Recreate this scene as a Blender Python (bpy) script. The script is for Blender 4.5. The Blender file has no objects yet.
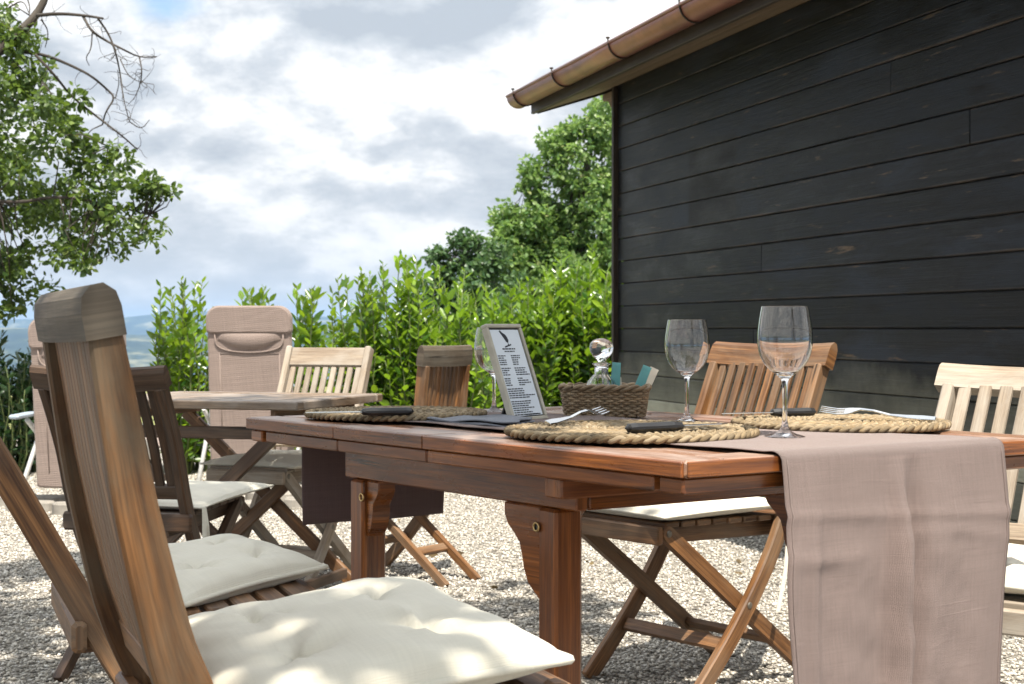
import bpy, bmesh, math, random
import numpy as np
from mathutils import Vector, Matrix
R = math.radians
rng = random.Random(7)
S = bpy.context.scene
COL = S.collection

# ------------------------------------------------------------------ camera
F_PX, CX, HZ, CAM_Z = 1500.0, 512.0, 329.0, 0.93
cam = bpy.data.cameras.new('camera'); camo = bpy.data.objects.new('camera', cam); COL.objects.link(camo)
cam.sensor_width = 36.0; cam.lens = F_PX / 1024 * 36.0
cam.clip_start = 0.05; cam.clip_end = 40000
camo.location = (0, 0, CAM_Z)
camo.rotation_euler = (R(90) - math.atan((342 - HZ) / F_PX), 0, 0)
cam.dof.use_dof = True; cam.dof.focus_distance = 2.65; cam.dof.aperture_fstop = 15.0
S.camera = camo

# ------------------------------------------------------------------ sun + sky
SUN = Vector((0.10, -0.42, 0.90)).normalized()          # towards the sun
sl = bpy.data.lights.new('sun', 'SUN'); sl.energy = 4.7; sl.angle = R(0.5); sl.color = (1.0, 0.93, 0.82)
so = bpy.data.objects.new('sun', sl); COL.objects.link(so)
so.rotation_euler = (-SUN).to_track_quat('-Z', 'Y').to_euler(); so.location = (3, -5, 12)

W = bpy.data.worlds.new('World'); S.world = W; W.use_nodes = True
def world():
    nt = W.node_tree; N = nt.nodes; L = nt.links
    for n in list(N): N.remove(n)
    out = N.new('ShaderNodeOutputWorld'); bg = N.new('ShaderNodeBackground'); L.new(bg.outputs[0], out.inputs[0])
    bg.inputs['Strength'].default_value = 0.1
    sky = N.new('ShaderNodeTexSky'); sky.sky_type = 'NISHITA'; sky.sun_disc = False
    sky.sun_elevation = math.asin(SUN.z); sky.sun_rotation = math.atan2(SUN.x, SUN.y)
    sky.air_density = 1.0; sky.dust_density = 1.2
    tc = N.new('ShaderNodeTexCoord')
    sep = N.new('ShaderNodeSeparateXYZ'); L.new(tc.outputs['Generated'], sep.inputs[0])
    def M(op, a, b=None, c=None):
        m = N.new('ShaderNodeMath'); m.operation = op
        for i, x in enumerate((a, b, c)):
            if x is None: continue
            if isinstance(x, (int, float)): m.inputs[i].default_value = x
            else: L.new(x, m.inputs[i])
        return m.outputs[0]
    z = M('MAXIMUM', sep.outputs[2], 0.0)
    zz = M('ADD', z, 0.42)
    u = M('DIVIDE', sep.outputs[0], zz); v = M('DIVIDE', sep.outputs[1], zz)
    cb = N.new('ShaderNodeCombineXYZ'); L.new(u, cb.inputs[0]); L.new(v, cb.inputs[1])
    def noise(scale, det, rough, off, dist=0.0):
        mp = N.new('ShaderNodeMapping'); L.new(cb.outputs[0], mp.inputs[0]); mp.inputs['Location'].default_value = off
        n = N.new('ShaderNodeTexNoise'); L.new(mp.outputs[0], n.inputs['Vector'])
        n.inputs['Scale'].default_value = scale; n.inputs['Detail'].default_value = det
        n.inputs['Roughness'].default_value = rough; n.inputs['Distortion'].default_value = dist
        return n.outputs['Fac']
    def ramp(x, stops):
        r = N.new('ShaderNodeValToRGB'); L.new(x, r.inputs[0]); e = r.color_ramp.elements
        while len(e) < len(stops): e.new(0.5)
        for k, (p, c) in enumerate(stops): e[k].position = p; e[k].color = (*c, 1)
        return r.outputs[0]
    def mix(f, a, b):
        m = N.new('ShaderNodeMix'); m.data_type = 'RGBA'
        if isinstance(f, float): m.inputs[0].default_value = f
        else: L.new(f, m.inputs[0])
        for s, x in ((m.inputs[6], a), (m.inputs[7], b)):
            if isinstance(x, tuple): s.default_value = (*x, 1)
            else: L.new(x, s)
        return m.outputs[2]
    big = noise(1.9, 6, 0.5, SKY_BIG, 0.2)
    fine = noise(8.0, 12, 0.62, SKY_FINE, 0.3)
    def puffs(scale, off):
        mp = N.new('ShaderNodeMapping'); mp.inputs['Location'].default_value = off
        wv = N.new('ShaderNodeVectorMath'); wv.operation = 'MULTIPLY_ADD'
        nn = N.new('ShaderNodeTexNoise'); L.new(cb.outputs[0], nn.inputs['Vector']); nn.inputs['Scale'].default_value = 5.0; nn.inputs['Detail'].default_value = 6
        L.new(nn.outputs['Color'], wv.inputs[0]); wv.inputs[1].default_value = (0.22, 0.22, 0); L.new(cb.outputs[0], wv.inputs[2])
        L.new(wv.outputs[0], mp.inputs[0])
        n = N.new('ShaderNodeTexVoronoi'); n.feature = 'F1'; L.new(mp.outputs[0], n.inputs['Vector'])
        n.inputs['Scale'].default_value = scale; n.inputs['Detail'].default_value = 2.0; n.inputs['Roughness'].default_value = 0.4
        return M('SUBTRACT', 1.0, n.outputs['Distance'])
    puff = puffs(4.6, SKY_PUFF)
    # one rift of blue
    du = M('SUBTRACT', u, -0.345); dv = M('MULTIPLY', M('SUBTRACT', v, 1.50), 0.55)
    rift = M('MULTIPLY', M('EXPONENT', M('MULTIPLY', M('ADD', M('MULTIPLY', du, du), M('MULTIPLY', dv, dv)), -260.0)), 0.21)
    cover = M('SUBTRACT', M('ADD', M('MULTIPLY', big, 0.5), M('ADD', M('MULTIPLY', fine, 0.35), 0.10)), rift)
    mask = ramp(cover, [(0.33, (0, 0, 0)), (0.44, (1, 1, 1))])
    def field(off):
        mp = N.new('ShaderNodeMapping'); L.new(cb.outputs[0], mp.inputs[0]); mp.inputs['Location'].default_value = off
        r_ = None
        for sc_, wt, det in ((1.7, 0.56, 3), (4.8, 0.44, 10)):
            n = N.new('ShaderNodeTexNoise'); L.new(mp.outputs[0], n.inputs['Vector']); n.inputs['Scale'].default_value = sc_; n.inputs['Detail'].default_value = det
            n.inputs['Roughness'].default_value = 0.6; n.inputs['Distortion'].default_value = 0.1
            q = M('MULTIPLY', n.outputs['Fac'], wt); r_ = q if r_ is None else M('ADD', r_, q)
        return r_
    ox, oy, oz = SKY_SHADE
    f0, f1 = field((ox, oy, oz)), field((ox, oy - 0.07, oz))
    grad = M('SUBTRACT', f0, f1)
    val = M('ADD', M('ADD', 0.545, M('MULTIPLY', grad, 2.7)), M('ADD', M('MULTIPLY', M('SUBTRACT', f0, 0.5), 1.3), M('MULTIPLY', M('SUBTRACT', puff, 0.55), 0.25)))
    tone = ramp(val, [(0.22, (2.35, 2.6, 2.9)), (0.40, (3.1, 3.3, 3.55)), (0.52, (4.1, 4.2, 4.3)), (0.62, (5.2, 5.2, 5.2)), (0.76, (6.0, 5.9, 5.8))])
    # towards the horizon the far cloud decks close up into an even pale band
    hz = ramp(sep.outputs[2], [(0.0, (1, 1, 1)), (0.10, (0.25, 0.25, 0.25)), (0.22, (0, 0, 0))])
    cl = mix(M('MULTIPLY', hz, 0.6), tone, (4.8, 4.9, 5.0))
    lum = N.new('ShaderNodeVectorMath'); lum.operation = 'SCALE'; L.new(cl, lum.inputs[0]); L.new(M('ADD', 0.88, M('MULTIPLY', z, 1.5)), lum.inputs['Scale']); cl = lum.outputs[0]
    skyb = N.new('ShaderNodeVectorMath'); skyb.operation = 'SCALE'; L.new(sky.outputs[0], skyb.inputs[0]); skyb.inputs['Scale'].default_value = 1.0
    m2 = M('MAXIMUM', mask, M('MULTIPLY', hz, 0.8))
    fin = mix(m2, skyb.outputs[0], cl)
    L.new(fin, bg.inputs['Color'])
SKY_BIG, SKY_FINE, SKY_SHADE, SKY_PUFF = (3.1, 1.2, 0), (0.4, 5.3, 0), (7.7, 2.1, 0), (0.3, 0.2, 0)
world()
S.view_settings.view_transform = 'Standard'; S.view_settings.look = 'None'
S.view_settings.exposure = 1.05; S.view_settings.gamma = 1.0; S.view_settings.use_curve_mapping = False
S.cycles.volume_step_rate = 1.0; S.cycles.max_bounces = 10; S.cycles.transparent_max_bounces = 24

# ------------------------------------------------------------------ helpers
def at(px, py, z=None, Y=None):
    """the place that a point of the photograph has at height z (or at depth Y)"""
    if Y is None: Y = F_PX * (CAM_Z - z) / (py - HZ)
    if z is None: z = CAM_Z - (py - HZ) / F_PX * Y
    return Vector(((px - CX) / F_PX * Y, Y, z))

class MB:
    def __init__(s): s.v = []; s.f = []; s.uv = []; s.sm = []
    def face(s, idx, uvs, smooth=False): s.f.append(idx); s.uv.append(uvs); s.sm.append(smooth)
    def sweep(s, rings, us, closed=False, smooth=False, cap=True):
        n = len(rings[0]); o = len(s.v); r0 = rng.random() * 40; r1 = rng.random() * 40
        per = [0.0]
        for k in range(n): per.append(per[-1] + (Vector(rings[0][(k + 1) % n]) - Vector(rings[0][k])).length)
        for r in rings: s.v.extend([tuple(p) for p in r])
        m = len(rings)
        for i in range(m if closed else m - 1):
            j = (i + 1) % m
            ua, ub = us[i] + r0, (us[j] if j else us[i] + (us[1] - us[0])) + r0
            for k in range(n):
                l = (k + 1) % n
                s.face((o + i * n + k, o + i * n + l, o + j * n + l, o + j * n + k),
                       ((ua, per[k] + r1), (ua, per[k + 1] + r1), (ub, per[k + 1] + r1), (ub, per[k] + r1)), smooth)
        if cap and not closed:
            for base, rev in ((0, True), ((m - 1) * n, False)):
                idx = [o + base + k for k in range(n)]
                c = sum((Vector(s.v[i]) for i in idx), Vector()) / n
                e1 = (Vector(s.v[idx[1]]) - Vector(s.v[idx[0]])).normalized(); e2 = ((Vector(s.v[idx[-1]]) + Vector(s.v[idx[n // 2]])) / 2 - c); e2 = (e2 - e1 * e2.dot(e1)).normalized() if e2.length > 1e-6 else e1.orthogonal()
                uv = [(r0 + (Vector(s.v[i]) - c).dot(e1) * 0.25, r1 + (Vector(s.v[i]) - c).dot(e2) * 0.6) for i in idx]
                if rev: idx.reverse(); uv.reverse()
                s.face(tuple(idx), tuple(uv))
    def bar(s, pts, side, w, t, bev=0.003):
        """chamfered rectangular bar along a polyline; w across `side`, t the other way; numbers or lists"""
        pts = [Vector(p) for p in pts]; side = Vector(side).normalized(); n = len(pts)
        ws = w if isinstance(w, (list, tuple)) else [w] * n; ts = t if isinstance(t, (list, tuple)) else [t] * n
        rings = []; us = []; L = 0
        def ring(p, T, w, t, ins):
            Sd = (side - T * side.dot(T)).normalized(); Nn = T.cross(Sd)
            a, b, c = w / 2 - ins, t / 2 - ins, max(bev - ins * 0.4, 0.0004)
            q = [(-a + c, -b), (a - c, -b), (a, -b + c), (a, b - c), (a - c, b), (-a + c, b), (-a, b - c), (-a, -b + c)]
            return [p + Sd * x + Nn * y for x, y in q]
        for i, p in enumerate(pts):
            T = ((pts[i] - pts[i - 1]).normalized() if i else Vector()) + ((pts[i + 1] - pts[i]).normalized() if i < n - 1 else Vector())
            T.normalize()
            if i: L += (pts[i] - pts[i - 1]).length
            if i == 0:
                rings.append(ring(p, T, ws[i], ts[i], bev)); us.append(L)
                rings.append(ring(p + T * bev, T, ws[i], ts[i], 0)); us.append(L + bev)
            elif i == n - 1:
                rings.append(ring(p - T * bev, T, ws[i], ts[i], 0)); us.append(L - bev)
                rings.append(ring(p, T, ws[i], ts[i], bev)); us.append(L)
            else:
                rings.append(ring(p, T, ws[i], ts[i], 0)); us.append(L)
        s.sweep(rings, us)
    def box(s, c, dims, ax=None, bev=0.003):
        ax = ax or (Vector((1, 0, 0)), Vector((0, 1, 0)), Vector((0, 0, 1))); c = Vector(c)
        o = sorted(range(3), key=lambda k: -dims[k]); a, b, d = o
        s.bar([c - ax[a] * dims[a] / 2, c + ax[a] * dims[a] / 2], ax[b], dims[b], dims[d], min(bev, dims[d] * 0.3))
    def extrude(s, poly, org, ex, ey, vec, bev=0.0, smooth=False, along=False):
        """polygon in the ex/ey plane extruded along vec; `along`: grain runs with the polygon's first axis"""
        org, ex, ey, vec = Vector(org), Vector(ex), Vector(ey), Vector(vec); n = len(poly)
        cx = sum(p[0] for p in poly) / n; cy = sum(p[1] for p in poly) / n; d = vec.normalized(); L = vec.length
        def rg(k, ins):
            q = []
            for x, y in poly:
                r = math.hypot(x - cx, y - cy) or 1e-6; f = 1 - ins / r
                q.append(org + ex * (cx + (x - cx) * f) + ey * (cy + (y - cy) * f) + d * k)
            return q
        rings = [rg(0, bev), rg(bev, 0), rg(L - bev, 0), rg(L, bev)] if bev else [rg(0, 0), rg(L, 0)]
        us = [0, bev, L - bev, L] if bev else [0, L]
        if not along: s.sweep(rings, us, smooth=smooth); return
        f0 = len(s.f); v0 = len(s.v); s.sweep(rings, us, smooth=smooth); r0 = rng.random() * 40; r1 = rng.random() * 40
        for k in range(f0, len(s.f)):
            u = []
            for i in s.f[k]:
                p = Vector(s.v[i]) - org; u.append((r0 + p.dot(ex), r1 + p.dot(ey) + p.dot(d)))
            s.uv[k] = tuple(u)
    def tube(s, pts, rad, n=8, closed=False, smooth=True, cap=True):
        pts = [Vector(p) for p in pts]; m = len(pts)
        rs = rad if isinstance(rad, (list, tuple)) else [rad] * m
        rings = []; us = []; L = 0; up = None
        for i, p in enumerate(pts):
            if closed: T = (pts[(i + 1) % m] - pts[i - 1])
            else: T = pts[min(i + 1, m - 1)] - pts[max(i - 1, 0)]
            T.normalize()
            if up is None: up = T.orthogonal().normalized()
            up = (up - T * up.dot(T)).normalized(); b = T.cross(up)
            if i: L += (pts[i] - pts[i - 1]).length
            rings.append([p + (up * math.cos(2 * math.pi * k / n) + b * math.sin(2 * math.pi * k / n)) * rs[i] for k in range(n)]); us.append(L)
        s.sweep(rings, us, closed=closed, smooth=smooth, cap=cap)
    def lathe(s, prof, c=(0, 0, 0), n=24, cap=False, smooth=True, sx=1, sy=1):
        c = Vector(c); rings = []; us = []; L = 0
        for i, (r, z) in enumerate(prof):
            if i: L += math.hypot(r - prof[i - 1][0], z - prof[i - 1][1])
            rings.append([c + Vector((r * sx * math.cos(2 * math.pi * k / n), r * sy * math.sin(2 * math.pi * k / n), z)) for k in range(n)]); us.append(L)
        s.sweep(rings, us, smooth=smooth, cap=cap)
    def grid(s, P, smooth=True, us=1.0, vs=1.0, flip=False):
        o = len(s.v); a = len(P); b = len(P[0])
        for r in P: s.v.extend([tuple(p) for p in r])
        for i in range(a - 1):
            for j in range(b - 1):
                q = [(i, j), (i + 1, j), (i + 1, j + 1), (i, j + 1)]
                if flip: q.reverse()
                s.face(tuple(o + x * b + y for x, y in q), tuple((x / (a - 1) * us, y / (b - 1) * vs) for x, y in q), smooth)
    def build(s, name, mat, parent=None, off=None):
        me = bpy.data.meshes.new(name)
        v = s.v
        if off is not None: v = [(a - off[0], b - off[1], c - off[2]) for a, b, c in v]
        me.from_pydata(v, [], s.f)
        uvl = me.uv_layers.new(name='UVMap')
        uvl.data.foreach_set('uv', np.array([c for f in s.uv for p in f for c in p], dtype=np.float32))
        me.polygons.foreach_set('use_smooth', np.array(s.sm, dtype=bool))
        me.materials.append(mat); me.update()
        if mat.name == 'clear_glass':
            bm = bmesh.new(); bm.from_mesh(me); bmesh.ops.remove_doubles(bm, verts=bm.verts, dist=1e-5); bmesh.ops.holes_fill(bm, edges=bm.edges); bmesh.ops.recalc_face_normals(bm, faces=bm.faces); bm.to_mesh(me); bm.free()
        o = bpy.data.objects.new(name, me); COL.objects.link(o)
        if parent is not None: o.parent = parent
        return o

def tag(o, label, cat, group=None):
    o['label'] = label; o['category'] = cat
    if group: o['group'] = group
    return o
def empty(name, loc, label, cat, rz=0.0, group=None):
    o = bpy.data.objects.new(name, None); COL.objects.link(o); o.location = loc; o.rotation_euler = (0, 0, rz); o.empty_display_size = 0.1
    return tag(o, label, cat, group)

# ------------------------------------------------------------------ materials
class NT:
    def __init__(s, name):
        s.m = bpy.data.materials.new(name); s.m.use_nodes = True; s.N = s.m.node_tree.nodes; s.L = s.m.node_tree.links
        for n in list(s.N): s.N.remove(n)
        s.out = s.N.new('ShaderNodeOutputMaterial'); s.p = s.N.new('ShaderNodeBsdfPrincipled'); s.L.new(s.p.outputs[0], s.out.inputs[0])
    def set(s, sock, x):
        if isinstance(x, (int, float)): sock.default_value = x
        elif isinstance(x, tuple): sock.default_value = (*x, 1) if len(x) == 3 and sock.type == 'RGBA' else x
        else: s.L.new(x, sock)
    def P(s, **k):
        for a, b in k.items(): s.set(s.p.inputs[a.replace('_', ' ')], b)
    def coord(s, kind='UV', scale=(1, 1, 1), loc=(0, 0, 0), rot=(0, 0, 0)):
        t = s.N.new('ShaderNodeTexCoord'); m = s.N.new('ShaderNodeMapping'); s.L.new(t.outputs[kind], m.inputs[0])
        m.inputs['Scale'].default_value = scale; m.inputs['Location'].default_value = loc; m.inputs['Rotation'].default_value = rot
        return m.outputs[0]
    def noise(s, vec, scale, det=4, rough=0.5, dist=0.0, col=False):
        n = s.N.new('ShaderNodeTexNoise'); s.L.new(vec, n.inputs['Vector']); n.inputs['Scale'].default_value = scale
        n.inputs['Detail'].default_value = det; n.inputs['Roughness'].default_value = rough; n.inputs['Distortion'].default_value = dist
        return n.outputs['Color' if col else 'Fac']
    def vor(s, vec, scale, out='Distance', feat='F1'):
        n = s.N.new('ShaderNodeTexVoronoi'); n.feature = feat; s.L.new(vec, n.inputs['Vector']); n.inputs['Scale'].default_value = scale
        return n.outputs[out]
    def ramp(s, x, stops):
        r = s.N.new('ShaderNodeValToRGB'); s.L.new(x, r.inputs[0]); e = r.color_ramp.elements
        while len(e) < len(stops): e.new(0.5)
        for k, (p, c) in enumerate(stops): e[k].position = p; e[k].color = (*c, 1) if isinstance(c, tuple) else (c, c, c, 1)
        return r.outputs[0]
    def mix(s, f, a, b, mode='MIX'):
        m = s.N.new('ShaderNodeMix'); m.data_type = 'RGBA'; m.blend_type = mode
        s.set(m.inputs[0], f); s.set(m.inputs[6], a); s.set(m.inputs[7], b); return m.outputs[2]
    def math(s, op, a, b=0.0):
        m = s.N.new('ShaderNodeMath'); m.operation = op; s.set(m.inputs[0], a); s.set(m.inputs[1], b); return m.outputs[0]
    def isl(s): return s.N.new('ShaderNodeNewGeometry').outputs['Random Per Island']
    def bump(s, h, st=0.3, d=0.002):
        b = s.N.new('ShaderNodeBump'); b.inputs['Strength'].default_value = st; b.inputs['Distance'].default_value = d
        s.L.new(h, b.inputs['Height']); s.L.new(b.outputs[0], s.p.inputs['Normal'])
    def sepz(s, kind='Object'):
        t = s.N.new('ShaderNodeTexCoord'); x = s.N.new('ShaderNodeSeparateXYZ'); s.L.new(t.outputs[kind], x.inputs[0]); return x.outputs

def wood(name, c1, c2, grey=(0.25, 0.22, 0.18), weather=0.35, rough=0.55, var=0.35, spec=0.4, blotch=9.0):
    n = NT(name)
    g = n.noise(n.coord('UV', (3.5, 75, 1)), 1.0, 5, 0.6, 0.6)
    fine = n.noise(n.coord('UV', (8, 420, 1)), 1.0, 3, 0.6)
    col = n.ramp(g, [(0.30, c1), (0.52, tuple((a + b) / 2 for a, b in zip(c1, c2))), (0.70, c2)])
    col = n.mix(n.ramp(fine, [(0.35, 0.55), (0.6, 0.0)]), col, tuple(x * 0.45 for x in c1))
    wz = n.noise(n.coord('UV', (blotch * 0.35, blotch, 1)), 1.0, 6, 0.65, 0.4)
    wm = n.math('MULTIPLY', n.ramp(wz, [(0.42, 0.0), (0.62, 1.0)]), weather)
    col = n.mix(wm, col, grey)
    ck = n.noise(n.coord('UV', (2.0, 52, 1), (3.7, 9.1, 0)), 1.0, 4, 0.55, 0.4)
    col = n.mix(n.ramp(ck, [(0.66, 0.0), (0.70, 0.8)]), col, tuple(x * 0.18 for x in c1))
    r = n.isl()
    col = n.mix(1.0, col, n.ramp(r, [(0.0, 1.0 - var), (1.0, 1.0)]), 'MULTIPLY')
    n.P(Base_Color=col, Roughness=n.ramp(wz, [(0.3, rough - 0.1), (0.7, rough + 0.15)]), Specular_IOR_Level=spec)
    n.bump(n.math('ADD', g, n.math('MULTIPLY', fine, 0.5)), 0.45, 0.0012)
    return n.m

def plain(name, col, rough=0.5, spec=0.5, metal=0.0, nscale=30, namt=0.15, bump=0.0):
    n = NT(name); k = n.noise(n.coord('Object'), nscale, 5, 0.6)
    n.P(Base_Color=n.mix(n.ramp(k, [(0.3, 0.0), (0.7, 1.0)]), tuple(c * (1 - namt) for c in col), tuple(min(1, c * (1 + namt)) for c in col)),
        Roughness=rough, Specular_IOR_Level=spec, Metallic=metal)
    if bump: n.bump(k, bump, 0.002)
    return n.m

def leafmat(name, c1, c2, trans=0.4, rough=0.42, tcol=None, spec=0.5):
    n = NT(name); r = n.isl()
    col = n.ramp(r, [(0.0, c1), (0.6, tuple(a * .6 + b * .4 for a, b in zip(c1, c2))), (0.97, c2), (1.0, (c2[0] * 1.1, c2[1] * .8, c2[2]))])
    n.P(Base_Color=col, Roughness=rough, Specular_IOR_Level=spec)
    t = n.N.new('ShaderNodeBsdfTranslucent'); mx = n.N.new('ShaderNodeMixShader'); mx.inputs[0].default_value = trans
    n.L.new(n.mix(0.6, col, tcol or (0.16, 0.30, 0.02)), t.inputs[0])
    n.L.new(n.p.outputs[0], mx.inputs[1]); n.L.new(t.outputs[0], mx.inputs[2]); n.L.new(mx.outputs[0], n.out.inputs[0])
    return n.m

def fabric(name, col, rough=0.85, weave=900, bump=0.25, wr=0.0, var=0.06):
    n = NT(name); uv = n.coord('UV')
    w = n.N.new('ShaderNodeTexWave'); n.L.new(uv, w.inputs[0]); w.inputs['Scale'].default_value = weave / 6.3; w.bands_direction = 'X'
    w2 = n.N.new('ShaderNodeTexWave'); n.L.new(uv, w2.inputs[0]); w2.inputs['Scale'].default_value = weave / 6.3; w2.bands_direction = 'Y'
    t1 = n.noise(n.coord('UV', (6, 260, 1)), 1.0, 4, 0.6); t2 = n.noise(n.coord('UV', (260, 6, 1)), 1.0, 4, 0.6)
    h = n.math('ADD', n.math('ADD', w.outputs['Fac'], w2.outputs['Fac']), n.math('ADD', t1, t2))
    k = n.noise(n.coord('UV'), 7, 5, 0.6)
    c = n.mix(n.ramp(n.math('MULTIPLY', n.math('ADD', t1, t2), 0.5), [(0.35, 1.0), (0.65, 0.0)]), col, tuple(x * (1 - 4 * var) for x in col))
    c = n.mix(n.math('MULTIPLY', k, 0.5), c, tuple(min(1, x * (1 + var)) for x in col))
    n.P(Base_Color=c, Roughness=rough, Specular_IOR_Level=0.2, Sheen_Weight=0.15)
    if wr:
        h = n.math('ADD', h, n.math('MULTIPLY', n.noise(n.coord('UV'), 9, 6, 0.6, 0.5), wr * 1.5))
        for sc, lo in (((11, 2.5, 1), 0), ((2.2, 12, 1), 5)):      # sharp little creases
            rd = n.math('ABSOLUTE', n.math('SUBTRACT', n.noise(n.coord('UV', sc, (lo, lo * 2, 0)), 1.0, 2, 0.5, 0.2), 0.5))
            gate = n.ramp(n.noise(n.coord('UV', (7, 7, 1), (lo + 3, 2, 0)), 1.0, 2), [(0.48, 0.0), (0.62, 1.0)])
            h = n.math('ADD', h, n.math('MULTIPLY', n.math('MULTIPLY', n.ramp(rd, [(0.0, 1.0), (0.05, 0.0)]), gate), wr * 0.8))
    n.bump(h, bump, 0.0012)
    return n.m

TEAK_DARK = wood('teak_table', (0.085, 0.020, 0.006), (0.56, 0.18, 0.032), (0.27, 0.09, 0.03), 0.35, 0.28, 0.45, 0.6)
TEAK_TOP = wood('teak_table_top', (0.17, 0.07, 0.035), (0.42, 0.21, 0.11), (0.46, 0.36, 0.30), 0.6, 0.32, 0.3, 0.6)
TEAK_WARM = wood('teak_warm', (0.085, 0.034, 0.012), (0.40, 0.19, 0.07), (0.25, 0.185, 0.125), 0.5, 0.5, 0.45)
TEAK_GREY = wood('teak_grey', (0.17, 0.125, 0.09), (0.36, 0.28, 0.20), (0.42, 0.38, 0.32), 0.7, 0.65)
TEAK_PALE = wood('teak_pale', (0.24, 0.175, 0.12), (0.48, 0.39, 0.29), (0.46, 0.42, 0.36), 0.7, 0.65, 0.3)
TEAK_BROWN = wood('teak_brown', (0.045, 0.022, 0.012), (0.17, 0.09, 0.045), (0.15, 0.125, 0.10), 0.4, 0.5)
TEAK_POST = wood('teak_post', (0.055, 0.024, 0.009), (0.21, 0.098, 0.034), (0.115, 0.092, 0.062), 0.7, 0.6, 0.1, 0.3, 11.0)
TEAK_CAP = wood('teak_cap', (0.065, 0.05, 0.036), (0.15, 0.12, 0.088), (0.125, 0.115, 0.095), 0.6, 0.7, 0.1, 0.3)
BRASS = plain('brass', (0.62, 0.44, 0.20), 0.35, 0.5, 1.0)
STEEL = plain('cutlery_steel', (0.72, 0.71, 0.69), 0.18, 0.5, 1.0, 60, 0.05)
BLACK = plain('black_handle', (0.013, 0.013, 0.014), 0.38)
CREAM = fabric('cream_cushion', (0.72, 0.68, 0.57), 0.85, 1400, 0.30, 1.3, 0.03)
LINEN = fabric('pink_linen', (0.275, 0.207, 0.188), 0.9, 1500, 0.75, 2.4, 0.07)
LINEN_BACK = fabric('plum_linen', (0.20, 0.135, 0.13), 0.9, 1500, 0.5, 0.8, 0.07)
NAPKIN = fabric('slate_napkin', (0.17, 0.18, 0.21), 0.9, 1500, 0.3, 0.3, 0.05)
TAUPE = fabric('taupe_sling', (0.30, 0.235, 0.205), 0.75, 700, 0.5, 2.0, 0.09)
ALU = plain('lounger_tube', (0.62, 0.62, 0.60), 0.35, 0.5, 0.3)
PAD = plain('armrest_plastic', (0.30, 0.36, 0.42), 0.4)
COPPER = plain('copper_gutter', (0.25, 0.098, 0.064), 0.34, 0.5, 0.35, 6, 0.3)
EAVES = wood('eaves_wood', (0.20, 0.13, 0.07), (0.42, 0.30, 0.18), (0.35, 0.28, 0.2), 0.3, 0.65)
FASCIA = wood('fascia_wood', (0.02, 0.013, 0.009), (0.06, 0.04, 0.025), (0.07, 0.055, 0.04), 0.3, 0.55)
TILE = plain('roof_tile', (0.16, 0.08, 0.06), 0.8, 0.3, 0, 8, 0.3)
BARK = wood('bark', (0.03, 0.023, 0.018), (0.09, 0.072, 0.056), (0.11, 0.10, 0.085), 0.5, 0.9)

def glass_mat():
    n = NT('clear_glass'); n.P(Base_Color=(1.0, 1.0, 1.0), Roughness=0.0, IOR=1.48, Transmission_Weight=1.0)
    return n.m
GLASS = glass_mat()

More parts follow.
